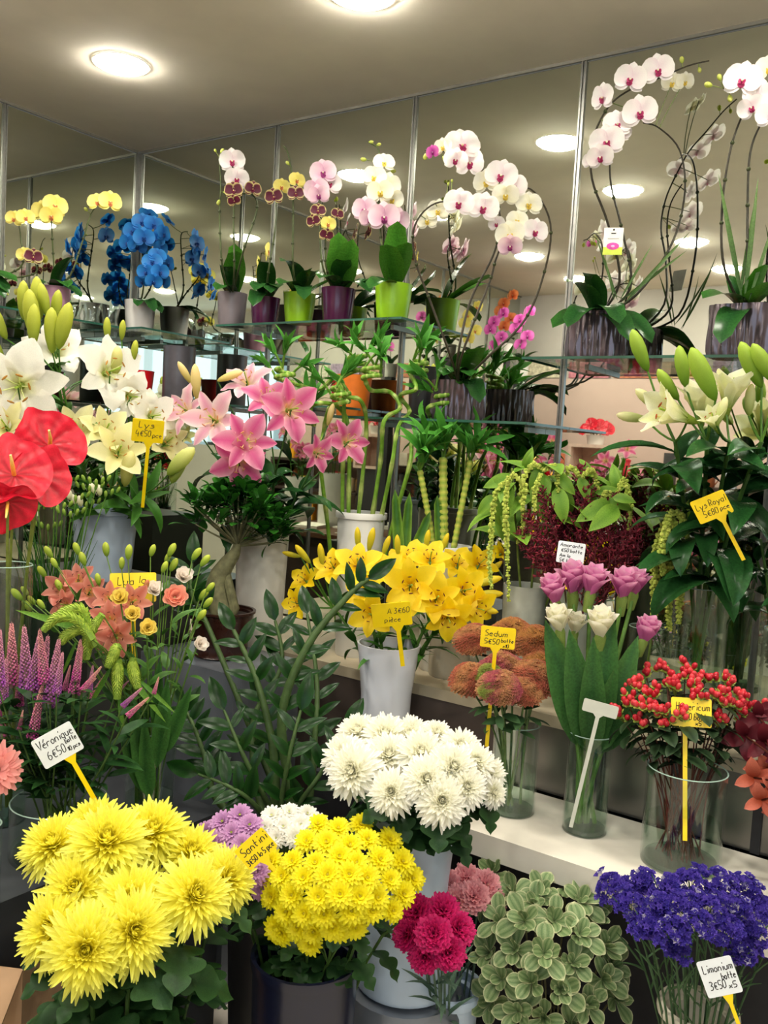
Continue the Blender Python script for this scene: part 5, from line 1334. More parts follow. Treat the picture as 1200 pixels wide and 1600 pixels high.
for fi, (x0, y0, x1, y1) in enumerate(((235, 1250, 205, 1090), (225, 1240, 185, 1110), (245, 1200, 262, 1060), (255, 1180, 300, 1070), (240, 1130, 250, 1030), (255, 1160, 235, 1050), (230, 1230, 225, 1120))):
    b0, t = at(x0, y0, 1.98), at(x1, y1, 1.95)
    single('broad_leaf', BGL, None, 'broad green leaf in the mixed bouquet vase, %s counted from the veronica' % ORD[[1, 0, 5, 6, 4, 3, 2][fi]], 'leaf', 'broad leaves of the mixed bouquet', None, lm(b0, t - b0, CAM - b0, (t - b0).length))

# ------------------------------------------------------------------ veronica
c = at(92, 1300, 1.86)
VV = (c.x, c.y, LB_Z)
HV = at(80, 1248, 1.86).z - LB_Z
glassvase('wide clear glass vase of purple veronica', VV, 0.098, HV, .2)
def spike_mesh(seed, c1, c2):
    random.seed(seed)
    k = MB(); k.tube([V((0, 0, 0)), V((0, 0, .5)), V((0, 0, 1))], [.05, .04, .006], 5, hx('#7c5a5a'))
    for i in range(210):
        z = .02 + .95 * i / 210; a = i * 2.4
        rr = .088 * (1 - z) ** .75 + .012
        p = V((rr * math.cos(a), rr * math.sin(a), z))
        c_ = jit(mixc(hx(c1), hx(c2), z * 1.1 + rnd(-.2, .2)), .15)
        k.ball(p, .024 * (1 - .5 * z) * rnd(.7, 1.2), 5, 3, c_)
    return k.mesh('spike', MATTE)
VSM = [spike_mesh(1, '#a3307f', '#d4938f'), spike_mesh(2, '#8a3c92', '#c98a98'), spike_mesh(3, '#b03a80', '#d8a08c')]
VLEAF = [blade_mesh('leaf', LEAF, L=1, W=.13, prof=lance, start=.3, bend=-.7, fold=.1, nl=6, nw=2, colf=lambda u, v: mixc(hx('#1f4420'), hx('#3f7034'), u * .5 + abs(v) * .2))]
SPK = [(-2, 1075, 0, 985, 1), (20, 1075, 18, 975, 0), (42, 1085, 38, 980, 1), (50, 1080, 62, 990, 1), (60, 1095, 75, 995, 1), (78, 1100, 92, 1000, 1), (70, 1070, 62, 985, 0), (88, 1085, 98, 1020, 1), (100, 1080, 110, 1040, 0), (118, 1065, 126, 1000, 0), (114, 1085, 128, 1010, 0), (128, 1080, 158, 1042, 2), (120, 1085, 150, 1060, 2), (140, 1095, 168, 1050, 2), (50, 1155, 66, 1072, 0),
       (12, 1150, -8, 1110, 2), (5, 1100, 10, 1030, 1), (30, 1105, 30, 1040, 2), (85, 1108, 95, 1060, 1), (30, 1140, 36, 1110, 2), (190, 1105, 222, 1075, 1), (198, 1120, 232, 1090, 2), (180, 1085, 200, 1065, 1), (60, 1110, 55, 1050, 0), (0, 1120, -4, 1090, 0), (48, 1185, 50, 1162, 2), (240, 1085, 247, 1062, 2), (140, 1080, 145, 1040, 1)]
SPL = row_labels([(q[2], q[3]) for q in SPK], 'purple veronica spike', ['top row', 'second row', 'lowest row'], 'the picture edge')
for i, (x0, y0, x1, y1, mi) in enumerate(SPK):
    dp = 1.84 + rnd(-.05, .07)
    b0, t = at(x0, y0, dp), at(x1, y1, dp + .02)
    st, path = cut_stem('veronica', SPL[i], 'flower', inside(VV, .12, .02), neck(VV, HV, .095, b0), b0, .0022, '#5b7a3c', 'purple veronica spikes')
    L = (t - b0).length
    put('spike', VSM[mi], st, fm(b0, t - b0, rnd(0, 6), max(L, .04) * 1.04), kind='stuff')
    leaves(st, path, VLEAF, 9, .45, .98, .07, .45, droop=.1)

# ------------------------------------------------------------------ salmon gerbera at the frame edge
VE = V(VV) + V((-.03, -.16, 0)); 
c = at(-30, 1330, 1.62); VE = (c.x, c.y, LB_Z)
glassvase('narrow glass vase of the salmon gerbera at the picture edge', VE, .035, .16, .4)
GB = daisy_mesh('bloom', '#f2a59c', '#e07d76', '#8a5a3a', ((1.0, 18, .2), (.85, 18, .35), (.5, 16, .6)), 14, .13)
t = at(-8, 1203, 1.6)
st, path = cut_stem('salmon_gerbera', 'salmon pink gerbera cut off by the picture edge', 'flower', inside(VE, .02, .02), neck(VE, .16, .03, t), t, .003, '#6a8f3e')
put('bloom', GB, st, fm(t, face(t, .3, .1), .3, px2m(46, 1.6)))

# ------------------------------------------------------------------ cardboard box at the frame edge
cb = at(-40, 1500, 1.72)
rt = root('cardboard_box', 'beige cardboard box at the picture edge below the veronica', 'box', (cb.x, cb.y, 0))
KRAFT = mat('kraft_board', '#b08d6a', .8, 0, .08, 20)
zb = at(-10, 1455, 1.72).z
for a, b_ in (((-.15, -.1, 0), (.15, -.095, zb)), ((-.15, .095, 0), (.15, .1, zb)), ((-.15, -.094, 0), (-.145, .094, zb)), ((.145, -.094, 0), (.15, .094, zb)), ((-.144, -.094, 0), (.144, .094, .005))):
    put('box_side', boxmesh('box_side', a, b_, KRAFT), rt, MX.Translation(V((cb.x, cb.y, 0))) @ MX.Rotation(.5, 4, 'Z'))
k = MB(); k.box((-.15, -.2, -.002), (.15, 0, .002)); put('flap', k.mesh('flap', KRAFT, False), rt, MX.Translation(V((cb.x, cb.y, 0))) @ MX.Rotation(.5, 4, 'Z') @ MX.Translation(V((0, -.1, zb))) @ MX.Rotation(.7, 4, 'X'))
# ------------------------------------------------------------------ orchids
def opetal(name, W, L, colf, prof=roundp, cup=.15, start=.12, bend=-.25, nw=6):
    return blade_mesh(name, PETAL, L=L, W=W, prof=prof, start=start, bend=bend, cup=cup, nl=7, nw=nw, colf=colf)
def lip_mesh(c1, c2, c3):
    k = MB()
    for a in (-1, 1):
        rows, cols = blade(.26, .13, oval, start=.9, bend=-.4, nl=4, nw=2, colf=lambda u, v: mixc(hx(c1), hx(c2), u))
        k.grid(rows, cols, 0, MX.Rotation(math.pi + a * 1.0, 4, 'Z'))
    rows, cols = blade(.34, .16, lambda u: .5 + .9 * u if u < .7 else 1.13 - 2.6 * (u - .7), start=.55, bend=-.9, cup=.3, nl=6, nw=4, colf=lambda u, v: mixc(hx(c2), hx(c1), u * .8))
    k.grid(rows, cols, 0, MX.Rotation(math.pi, 4, 'Z'))
    k.tube([V((0, 0, 0)), V((0, .02, .1)), V((0, -.02, .18))], [.06, .06, .03], 6, hx(c3))
    return k.mesh('flower', PETAL)
def orchid_kind(edge, mid, vein, lip1, lip2, col, blotch=None):
    e, m, v_ = hx(edge), hx(mid), hx(vein)
    def cf(u, v):
        c = mixc(m, e, u * 1.3)
        c = mixc(c, v_, .35 * (1 - u) * (0.5 + .5 * math.sin(14 * v)))
        if blotch:
            c = mixc(hx(blotch), e, 1 if (u > .86 or abs(v) > .86) else 0)
        return c
    return dict(p=opetal('petal', .34, .52, cf, lambda u: roundp(u) * 1.0), s=opetal('sepal', .2, .52, cf, oval, .1), lip=lip_mesh(lip1, lip2, col))
OW = orchid_kind('#f3efe8', '#efe6e6', '#d9aac0', '#8e1a4e', '#b83a6c', '#e8dcc0')
OP = orchid_kind('#eed6dc', '#dcb0c4', '#b05a96', '#7c2060', '#a84a86', '#e8dcc0')
OC = orchid_kind('#f3f1de', '#efecd2', '#d8d2a0', '#c9a83a', '#e8d060', '#efe8c0')
OB = orchid_kind('#3292dc', '#1c68ba', '#0f3f8c', '#0a2a66', '#1a4f9c', '#3a7ac0')
OY = orchid_kind('#ece07a', '#e6dc6c', '#c8a850', '#b8504a', '#d89a50', '#e8e0a0')
OR = orchid_kind('#e8d890', '#6a1f34', '#4a0f24', '#5a1430', '#8a2a48', '#e8d890', '#5c1a30')
OM = orchid_kind('#d86ab8', '#b83a98', '#8a1a70', '#7a1460', '#a02a80', '#e8c0d8')
OO = orchid_kind('#e8905a', '#d86a3a', '#b04020', '#a03020', '#c05030', '#e8c080')
def orchid_flower(parent, pos, d, size, kd, roll=0.0):
    m = fm(pos, d, roll + rnd(-.2, .2), size * (1.08 if kd is not OB else .9))
    f = put('flower', kd['lip'], parent, m)
    for a in (0, 2.15, -2.15):
        put('sepal', kd['s'], f, m @ MX.Rotation(a, 4, 'Z') @ MX.Translation(V((0, .02, -.02))) @ MX.Scale(1.7, 4))
    for a in (1.25, -1.25):
        put('petal', kd['p'], f, m @ MX.Rotation(a, 4, 'Z') @ MX.Translation(V((0, .0, .015))) @ MX.Scale(1.75, 4))
OLEAF = [blade_mesh('orchid_leaf', GLOSSLEAF, L=1, W=w, prof=strap, start=.55, bend=b_, fold=.22, nl=9, nw=4, bpow=1.3, colf=lambda u, v: mixc(hx(c1), hx(c2), abs(v) * .5 + u * .3)) for w, b_, c1, c2 in ((.165, -1.0, '#1d4a1c', '#3a6e2a'), (.165, -1.5, '#1b4220', '#35662c'), (.2, -.35, '#3c7a24', '#5f9c34'))]
OBUD = bud_mesh('bud', '#a9b94a', '#cfd070', .03, .34)
k = MB()
def clay_pot(rt, rb, h):
    k = MB(); shell(k, [(rb * .97, 0), (rb, .004), (rb + (rt - rb) * .5, h * .5), (rt - .001, h * .97), (rt, h)], .004)
    return k
BARKM = mat('bark_chips', '#6b4a2c', .9, 0, .4, 90, .8)
def orchid(label, loc, potmesh, ph, pr, spikes, lvs, extra=None, group='orchids on the glass shelves', potlabel=None):
    rt = root('potted_orchid', label, 'orchid', loc, group)
    put('pot', potmesh, rt, WM[rt], potlabel)
    k = MB(); k.lathe([(.001, ph - .02), (pr * .9, ph - .02), (pr * .9, ph - .014), (.001, ph - .006)], 16); put('bark', k.mesh('bark', BARKM), rt, WM[rt])
    c0 = V(loc) + V((0, 0, ph - .012))
    for px, py, dp, L, mi in lvs:
        t = at(px, py, dp); d = t - c0
        L = min(max(L, d.length * 1.08), .2)
        up = V((0, 0, 1)) if abs(d.normalized().z) < .8 else (CAM - c0)
        put('leaf', OLEAF[mi], rt, lm(c0 + d * .05, d + V((0, 0, -.02)), up + (CAM - c0).normalized() * .5, L) @ MX.Rotation(-.12, 4, 'X'))
    for sp in spikes:
        P = [c0] + [at(*q) for q in sp['path']]
        path = spline(P, 5); n = len(path)
        k = MB(); k.tube(path, [.0034 * (1.1 - .6 * i / n) for i in range(n)], 6, hx(sp.get('col', '#4f5a34')))
        for t in (.3, .42, .54):
            p, tg = along(path, t); k.ball(p, .0055, 6, 4, hx('#40482a'))
        put('flower_spike', k.mesh('flower_spike', LEAF), rt)
        for px, py, dp, R, kd, r_, u_, rl in sp.get('fl', ()):
            p = at(px, py, dp); d = face(p, r_, u_)
            orchid_flower(rt, p, d, px2m(R, dp), kd, rl)
            q = min(path, key=lambda w: (w - p).length)
            stalk(rt, bez(q, (q + p) / 2 - d * .01, p - d * .004, 4), .0014, .0012, '#7a8a52', 'flower_stalk', 4)
        for px, py, dp, L in sp.get('bd', ()):
            p = at(px, py, dp)
            q = min(path, key=lambda w: (w - p).length)
            put('bud', OBUD, rt, lm(p, (p - q) if (p - q).length > 1e-4 else V((0, 0, 1)), CAM - p, px2m(L, dp)))
            stalk(rt, [q, (q + p) / 2, p], .001, .001, '#8a9a52', 'bud_stalk', 4)
    return rt
def potmat(n, c, r=.3): return mat(n, c, r, 0, .05, 20)
P_GREY, P_PUR, P_LIME, P_WHITE, P_PINK = potmat('grey_pot', '#6f676a'), potmat('purple_pot', '#4d1840', .18), potmat('lime_pot', '#8fc21c', .3), potmat('white_pot', '#d8d5cf', .3), potmat('pink_pot', '#cf9bb4', .4)
def pm(m, rt=.057, rb=.046, h=.108): return clay_pot(rt, rb, h).mesh('pot', m)
SY = -.148
def onA(px): return (aty(px, 490, SY).x, SY, ZA)
Z = .02
orchid('white orchid with burgundy lower blooms in a matt grey pot', onA(362), pm(P_GREY, .054, .046, .118), .118, .054, [
    dict(path=[(348, 420, 3.0), (343, 340, 3.0), (345, 290, 3.0), (342, 245, 3.0)], bd=[(345, 240, 3.0, 9), (343, 312, 3.0, 9), (349, 300, 3.0, 8), (338, 238, 3.0, 6)]),
    dict(path=[(366, 420, 3.0), (365, 350, 3.0), (366, 290, 3.0), (362, 250, 3.0)], fl=[(363, 252, 2.98, 21, OW, -.1, .1, 0), (370, 280, 2.98, 20, OW, .1, .0, 0)]),
    dict(path=[(378, 400, 3.02), (401, 330, 3.02), (395, 305, 3.0), (372, 303, 2.98)], fl=[(365, 298, 2.95, 15, OR, -.1, .2, 0), (395, 296, 2.96, 14, OR, .2, .1, 0), (366, 314, 2.95, 11, OR, 0, -.4, .4)])],
    [(345, 390, 2.95, .14, 0), (372, 385, 2.95, .13, 2), (330, 440, 2.95, .09, 0), (360, 395, 3.1, .12, 2)])
orchid('orchid with wide dark leaves in a glossy purple pot next to the grey one', onA(414), pm(P_PUR, .052, .043, .094), .094, .052, [
    dict(path=[(420, 420, 2.95), (430, 360, 2.98), (432, 320, 2.98)], fl=[(428, 308, 2.94, 15, OR, -.2, .1, 0), (440, 292, 2.96, 14, OY, .2, .2, 0)])],
    [(395, 410, 2.85, .14, 1), (415, 385, 2.9, .15, 0), (445, 430, 2.85, .14, 0), (430, 405, 2.8, .12, 1), (390, 445, 2.85, .12, 1)])
orchid('orchid with a tall bare spike in a lime pot', onA(467), pm(P_LIME, .056, .045, .1), .1, .056, [
    dict(path=[(458, 420, 2.9), (458, 340, 2.9), (457, 280, 2.9), (450, 240, 2.9), (443, 228, 2.9)], bd=[(452, 258, 2.9, 8)], fl=[(462, 303, 2.88, 14, OR, .1, .2, 0), (464, 282, 2.9, 14, OY, .3, .3, 0)])],
    [(445, 372, 2.85, .19, 1), (495, 415, 2.85, .15, 0), (430, 430, 2.8, .14, 0), (480, 430, 2.75, .1, 1)])
orchid('pale pink orchid with dark spotted lower blooms in a glossy purple pot', onA(527), pm(P_PUR, .058, .047, .108), .108, .058, [
    dict(path=[(505, 420, 2.85), (500, 350, 2.85), (505, 300, 2.85), (500, 260, 2.85)], fl=[(505, 270, 2.83, 22, OP, -.1, .2, 0), (495, 298, 2.83, 22, OP, -.3, 0, .1), (515, 287, 2.85, 20, OW, .2, .2, 0), (498, 305, 2.82, 18, OP, -.1, -.2, 0)]),
    dict(path=[(510, 420, 2.86), (508, 370, 2.86), (500, 335, 2.86)], fl=[(497, 330, 2.82, 13, OR, -.1, .2, 0), (490, 346, 2.82, 12, OR, -.3, 0, .3), (513, 350, 2.82, 13, OY, .2, .1, 0), (510, 368, 2.82, 12, OR, .1, -.2, 0), (527, 335, 2.84, 11, OR, .3, .2, 0)])],
    [(560, 335, 2.8, .2, 2), (540, 390, 2.72, .14, 0), (500, 425, 2.75, .12, 0), (575, 430, 2.8, .13, 1), (530, 350, 2.85, .17, 2)])
orchid('cream and pale mauve orchid with broad fresh leaves in a lime pot', onA(613), pm(P_LIME, .060, .049, .11), .11, .060, [
    dict(path=[(600, 410, 2.75), (592, 330, 2.76), (590, 270, 2.76), (592, 235, 2.76), (575, 222, 2.76)], bd=[(573, 250, 2.76, 10), (576, 222, 2.76, 8), (588, 227, 2.76, 8), (610, 268, 2.76, 9)],
         fl=[(600, 255, 2.74, 18, OC, .1, .5, 0), (585, 277, 2.74, 20, OC, -.2, .2, 0), (606, 290, 2.75, 22, OC, .3, .1, 0), (594, 300, 2.74, 22, OC, 0, -.1, .2), (612, 312, 2.76, 20, OC, .3, -.1, 0)]),
    dict(path=[(615, 420, 2.78), (602, 360, 2.78), (590, 335, 2.76)], fl=[(570, 328, 2.74, 22, OP, -.4, .1, 0), (600, 340, 2.72, 26, OP, .1, 0, 0), (620, 345, 2.74, 22, OP, .4, -.1, 0), (578, 342, 2.73, 18, OP, -.2, -.3, 0)])],
    [(622, 360, 2.68, .17, 2), (600, 400, 2.62, .12, 2), (640, 400, 2.65, .14, 2), (580, 440, 2.65, .12, 0), (570, 430, 2.85, .14, 1)])
# blue orchids in the corner
wloc = (.145, -.09, ZA)
orchid('bright blue orchid in a white pot in the mirrored corner', wloc, pm(P_WHITE, .062, .052, .125), .125, .062, [
    dict(path=[(225, 440, 3.55), (222, 390, 3.55), (225, 350, 3.55), (215, 338, 3.52)], fl=[(222, 348, 3.5, 20, OB, 0, .3, 0), (208, 362, 3.5, 20, OB, -.3, .1, 0), (240, 352, 3.5, 20, OB, .3, .3, 0), (200, 380, 3.5, 19, OB, -.5, 0, 0), (243, 375, 3.5, 19, OB, .4, -.1, 0), (225, 372, 3.46, 21, OB, 0, 0, .2), (255, 365, 3.5, 19, OB, 1.5, .2, 0), (250, 390, 3.52, 19, OB, 1.2, -.2, 0), (196, 365, 3.6, 19, OB, -1.5, .2, 0), (232, 335, 3.6, 19, OB, .4, 1.2, 0), (215, 385, 3.5, 19, OB, -.2, -.4, 0)]),
    dict(path=[(235, 450, 3.55), (242, 420, 3.5), (240, 400, 3.48)], fl=[(238, 410, 3.45, 20, OB, 0, .2, 0), (250, 425, 3.45, 18, OB, .3, 0, 0), (228, 425, 3.45, 18, OB, -.3, -.1, 0), (240, 440, 3.44, 17, OB, .1, -.3, 0), (262, 412, 3.5, 18, OB, 1.6, .1, 0), (255, 440, 3.5, 17, OB, 1.0, -.3, 0), (246, 400, 3.46, 18, OB, .2, .6, 0), (222, 440, 3.5, 16, OB, -.6, -.3, 0)])],
    [(240, 465, 3.45, .1, 1), (215, 470, 3.45, .09, 0), (252, 470, 3.5, .08, 1)])
# yellow orchid on the side shelf
ploc = atz(96, 492, ZA - .004)
ploc = (.2, -.52, ZA - .004)
orchid('yellow orchid in a soft pink pot on the side shelf', ploc, pm(P_PINK, .056, .047, .105), .105, .056, [
    dict(path=[(85, 430, 3.2), (82, 380, 3.2), (80, 345, 3.2), (75, 325, 3.2)], fl=[(66, 330, 3.18, 18, OY, -.3, .2, 0), (86, 322, 3.18, 20, OY, .1, .3, 0), (80, 338, 3.16, 18, OY, 0, 0, 0)]),
    dict(path=[(110, 430, 3.2), (128, 380, 3.2), (142, 335, 3.2), (155, 318, 3.2)], bd=[(137, 330, 3.2, 8)], fl=[(152, 316, 3.18, 16, OY, -.2, .4, 0), (172, 316, 3.18, 19, OY, .3, .2, 0)])],
    [(115, 400, 3.1, .15, 0), (60, 430, 3.1, .12, 1), (105, 440, 3.05, .1, 0), (125, 445, 3.15, .1, 1)])
yl = (.11, -.80, ZA - .004)
orchid('small orchid with drooping dark leaves at the picture edge of the side shelf', yl, pm(potmat('clear_pot', '#b8b4a0', .2), .05, .042, .09), .09, .05, [
    dict(path=[(30, 420, 3.05), (32, 370, 3.05), (28, 345, 3.05)], fl=[(22, 342, 3.02, 14, OY, -.2, .2, 0), (40, 340, 3.02, 15, OY, .2, .2, 0)]), dict(path=[(48, 430, 3.05), (55, 410, 3.05)], fl=[(52, 402, 3.0, 15, OR, .1, .1, 0), (38, 398, 3.0, 13, OY, -.2, .2, 0)])],
    [(10, 430, 2.95, .13, 1), (60, 430, 2.95, .12, 0), (30, 440, 2.9, .1, 1)])
# silver planters
SILV = mat('pearly_silver_glaze', '#5f555a', .22, .6, .15, 25)
def silver_pot(hw, hd, h, flutes=22):
    k = MB()
    def wob(a, z):
        ca, sa = abs(math.cos(a)), abs(math.sin(a))
        base = 1 / ((ca ** 4 + (sa * hw / hd) ** 4) ** .25) 
        amp = .022 * math.sin(math.pi * min(1, max(0, z / h)) * 2.0 + 3.0 * math.sin(a * flutes / 2)) if .01 < z < h * .98 else 0
        return base * (1 + .03 * math.cos(flutes * a) + amp)
    prof = [(hw * .97, 0)] + [(hw, h * i / 10) for i in range(1, 10)] + [(hw, h)]
    shell(k, prof, .006, 0, 132, wob=wob)
    return k.mesh('pot', SILV)
S1 = (aty(715, 640, -.165).x, -.165, ZC)
orchid('large white orchid with two arching spikes in the lower silver planter', S1, silver_pot(.072, .06, .118), .118, .055, [
    dict(path=[(715, 560, 2.42), (735, 470, 2.4), (770, 400, 2.38), (782, 345, 2.36), (765, 280, 2.34), (725, 242, 2.32), (680, 236, 2.3), (664, 235, 2.3)], col='#4a4436', bd=[(665, 240, 2.3, 10), (692, 244, 2.3, 11), (704, 248, 2.3, 10)],
         fl=[(722, 228, 2.28, 30, OW, .2, .5, 0), (733, 255, 2.3, 26, OW, .5, 0, 0), (692, 230, 2.28, 16, OC, -.4, .3, 0), (712, 250, 2.27, 20, OW, -.1, -.2, 0), (676, 238, 2.28, 12, OM, -.6, .1, 0)]),
    dict(path=[(705, 560, 2.4), (672, 470, 2.36), (650, 410, 2.34), (646, 360, 2.32), (668, 325, 2.3), (705, 315, 2.28), (770, 335, 2.28)], col='#4a4436', bd=[(700, 290, 2.3, 6), (706, 285, 2.3, 6)],
         fl=[(717, 318, 2.24, 25, OW, -.1, .1, 0), (755, 325, 2.24, 26, OW, .1, .1, 0), (685, 330, 2.3, 20, OC, -.3, .2, 0), (668, 345, 2.32, 18, OC, -.4, .1, 0)]),
    dict(path=[(760, 560, 2.42), (820, 500, 2.38), (852, 420, 2.36), (860, 350, 2.34), (835, 300, 2.32), (800, 290, 2.3), (760, 280, 2.3)], col='#4a4436',
         fl=[(783, 275, 2.26, 27, OW, -.1, .2, 0), (803, 292, 2.27, 22, OW, .2, 0, .2), (760, 285, 2.28, 22, OC, -.3, .2, 0), (790, 305, 2.26, 22, OC, 0, -.3, 0)]),
    dict(path=[(720, 560, 2.4), (765, 440, 2.36), (775, 405, 2.34), (795, 365, 2.32), (830, 360, 2.3)], col='#4a4436',
         fl=[(826, 320, 2.3, 22, OC, .2, .3, 0), (836, 362, 2.28, 22, OW, .4, .1, 0), (797, 367, 2.26, 24, OC, -.1, .1, 0), (808, 345, 2.28, 18, OC, .1, .3, 0), (797, 385, 2.26, 20, OP, 0, -.3, 0), (776, 350, 2.28, 14, OW, -.3, .1, 0)])],
    [(790, 535, 2.3, .17, 2), (800, 605, 2.22, .15, 1), (690, 545, 2.25, .13, 0), (760, 555, 2.2, .12, 0), (670, 560, 2.3, .12, 0), (740, 520, 2.4, .12, 0)])
S2 = (aty(930, 545, -.155).x, -.155, ZB)
orchid('white orchid with pink lips arching high from the silver planter, tag attached', S2, silver_pot(.071, .06, .122), .122, .055, [
    dict(path=[(968, 440, 2.36), (950, 350, 2.32), (925, 280, 2.3), (926, 220, 2.28), (950, 168, 2.26), (985, 140, 2.26), (1030, 122, 2.26), (1075, 103, 2.26), (1108, 95, 2.26)], col='#3e3a2e', bd=[(1066, 99, 2.26, 11), (1092, 105, 2.26, 9), (918, 258, 2.26, 11)],
         fl=[(985, 124, 2.22, 26, OW, -.1, .1, 0), (1028, 110, 2.22, 26, OW, .1, .1, 0), (942, 153, 2.24, 24, OW, -1.3, .1, 0), (1000, 176, 2.2, 28, OW, .1, 0, 0), (964, 195, 2.22, 24, OW, .3, .3, 0), (948, 222, 2.2, 28, OW, 0, 0, 0), (938, 246, 2.2, 22, OW, -.2, -.2, 0), (922, 252, 2.22, 14, OW, -.6, 0, 0)]),
    dict(path=[(985, 450, 2.36), (972, 360, 2.34), (955, 290, 2.32), (955, 240, 2.3), (975, 205, 2.28)], col='#3e3a2e', fl=[(968, 205, 2.24, 20, OW, .3, .2, 0)]),
    dict(path=[(995, 460, 2.34), (1050, 380, 2.36), (1070, 300, 2.38), (1062, 235, 2.38), (1030, 200, 2.36), (1005, 192, 2.34)], col='#3e3a2e', fl=[(1050, 130, 2.36, 18, OC, .2, .1, 0), (1070, 128, 2.36, 16, OC, .5, 0, 0)])],
    [(880, 420, 2.25, .17, 0), (872, 470, 2.2, .15, 1), (1000, 500, 2.2, .18, 1), (1040, 505, 2.25, .18, 1), (920, 425, 2.3, .15, 0), (985, 460, 2.15, .12, 1), (865, 500, 2.3, .16, 0)])
k = MB(); t = at(958, 377, 2.28)
rt = root('plant_tag', 'white and green care tag with a pink flower hanging on the silver planter orchid', 'tag', t)
mm = fm(t, face(t, 0, 0), 0)
k = MB(); k.box((-.024, -.033, 0), (.024, .033, .001)); put('card', k.mesh('card', mat('card_white', '#efeadf', .5), False), rt, mm)
k = MB(); k.box((-.024, -.033, .0011), (.024, -.014, .0013)); put('green_band', k.mesh('green_band', mat('card_green', '#c6d84e', .5), False), rt, mm)
k = MB(); k.ball((0, -.012, .0015), (.016, .009, .0006), 12, 4, hx('#cf4fa0')); k.ball((0, -.012, .0022), (.005, .003, .0006), 8, 4, hx('#f0a8d0')); put('printed_flower', k.mesh('printed_flower', MATTE), rt, mm)
k = MB(); k.box((-.006, .018, .0011), (.006, .0205, .0014)); k.box((-.014, .006, .0011), (.014, .0068, .0014)); k.lathe([(.0025, .0011), (.0025, .0014)], 10, mtx=MX.Translation(V((0, .028, 0)))); put('print', k.mesh('print', INK, False), rt, mm)
S3 = (aty(1160, 540, -.155).x, -.155, ZB)
orchid('white orchid with tall straight spikes in the silver planter at the picture edge', S3, silver_pot(.078, .065, .125), .125, .06, [
    dict(path=[(1132, 420, 2.16), (1128, 330, 2.15), (1140, 240, 2.13), (1160, 180, 2.12), (1185, 140, 2.11), (1130, 138, 2.1)], col='#3e3a2e', bd=[(1113, 134, 2.1, 13), (1126, 126, 2.1, 11), (1140, 148, 2.1, 12)],
         fl=[(1160, 126, 2.07, 30, OW, -.1, .2, 0), (1186, 150, 2.07, 26, OW, .1, 0, 0), (1174, 168, 2.08, 22, OW, 0, -.2, .2)]),
    dict(path=[(1168, 420, 2.15), (1168, 330, 2.14), (1172, 240, 2.12), (1192, 188, 2.1), (1215, 160, 2.1)], col='#3e3a2e', fl=[(1204, 180, 2.07, 24, OW, .2, 0, 0), (1200, 108, 2.1, 22, OC, .3, .2, 0)])],
    [(1105, 455, 2.1, .12, 0), (1110, 510, 2.0, .17, 1), (1200, 430, 2.1, .14, 2), (1215, 460, 2.05, .14, 2), (1150, 440, 2.2, .1, 0)])
# thin strap leaves standing among the planters
THIN = blade_mesh('thin_leaf', LEAF, L=1, W=.019, prof=lance, start=.1, bend=-.25, fold=.4, nl=7, nw=2, colf=lambda u, v: mixc(hx('#3a5a2a'), hx('#5f7f3c'), u))
for i, (bx, by, tx, ty, dp, lab) in enumerate(((1160, 470, 1122, 270, 2.14, 'edge planter'), (1163, 470, 1185, 275, 2.14, 'edge planter'), (1170, 470, 1215, 330, 2.12, 'edge planter'), (1155, 470, 1180, 310, 2.16, 'edge planter'), (970, 470, 1075, 390, 2.32, 'tagged planter'), (965, 470, 930, 365, 2.32, 'tagged planter'), (975, 475, 1080, 360, 2.3, 'tagged planter'), (960, 470, 945, 400, 2.3, 'tagged planter'), (968, 470, 1020, 380, 2.28, 'tagged planter'))):
    b0, t = at(bx, by, dp), at(tx, ty, dp)
    single('thin_leaf', THIN, None, 'thin strap leaf in the %s, %s counted from its outer side' % (lab, ORD[[0, 2, 3, 1, 3, 0, 4, 1, 2][i]]), 'leaf', 'thin leaves in the ' + lab, None, lm(b0, t - b0, CAM - b0, (t - b0).length))

# ------------------------------------------------------------------ other pots on the glass shelves
def empty_pot(label, loc, rt, rb, h, m, group=None):
    return single('flower_pot', clay_pot(rt, rb, h).mesh('flower_pot', m), loc, label, 'pot', group)
g = at(278, 624, 3.3)
empty_pot('tall charcoal cylinder pot on the corner shelf', (aty(278, 620, -.14).x if 0.4 < aty(278, 620, -.14).x < .66 else .5, -.14, ZD), .061, .059, .21, mat('charcoal_pot', '#4c4a50', .35, .2))
q = aty(212, 600, -.3)
empty_pot('bright red pot beside the tall charcoal pot', (.285, -.2, ZD), .059, .047, .115, mat('red_pot', '#c4141c', .3))
empty_pot('orange pot on the middle shelf behind the lucky bamboo', (aty(545, 640, -.09).x + .02, -.10, ZC), .064, .05, .14, mat('orange_pot', '#d9701c', .5))
empty_pot('dark red pot behind the curly bamboo', (1.33 - .12, -.10, ZD), .05, .042, .1, mat('dark_red_pot', '#8e1520', .3))
glass_shelf(.95, -.24, 1.29, -.002, ZD, 'short glass shelf under the dark red pot')
empty_pot('small black pot standing beside the orange one', (1.50, -.07, ZC), .05, .042, .17, BLACKPL)
# glassy trinkets on the side shelf
for i, (px, py) in enumerate(((150, 500), (128, 488), (172, 512))):
    y_ = -.47 + .1 * i
    k = MB(); shell(k, [(.03, 0), (.032, .003), (.026, .03), (.038, .07 + .01 * i)], .003, 0, 18, wob=lambda a, z: 1 + .06 * math.cos(6 * a))
    single('crystal_bowl', k.mesh('crystal_bowl', GLASS), (.14, -.40 + .085 * i, ZA - .004 if i == 0 else ZA), ['fluted crystal bowl next to the pink pot', 'fluted crystal bowl in the middle of the side shelf', 'tallest fluted crystal bowl beside the white pot'][i], 'bowl')
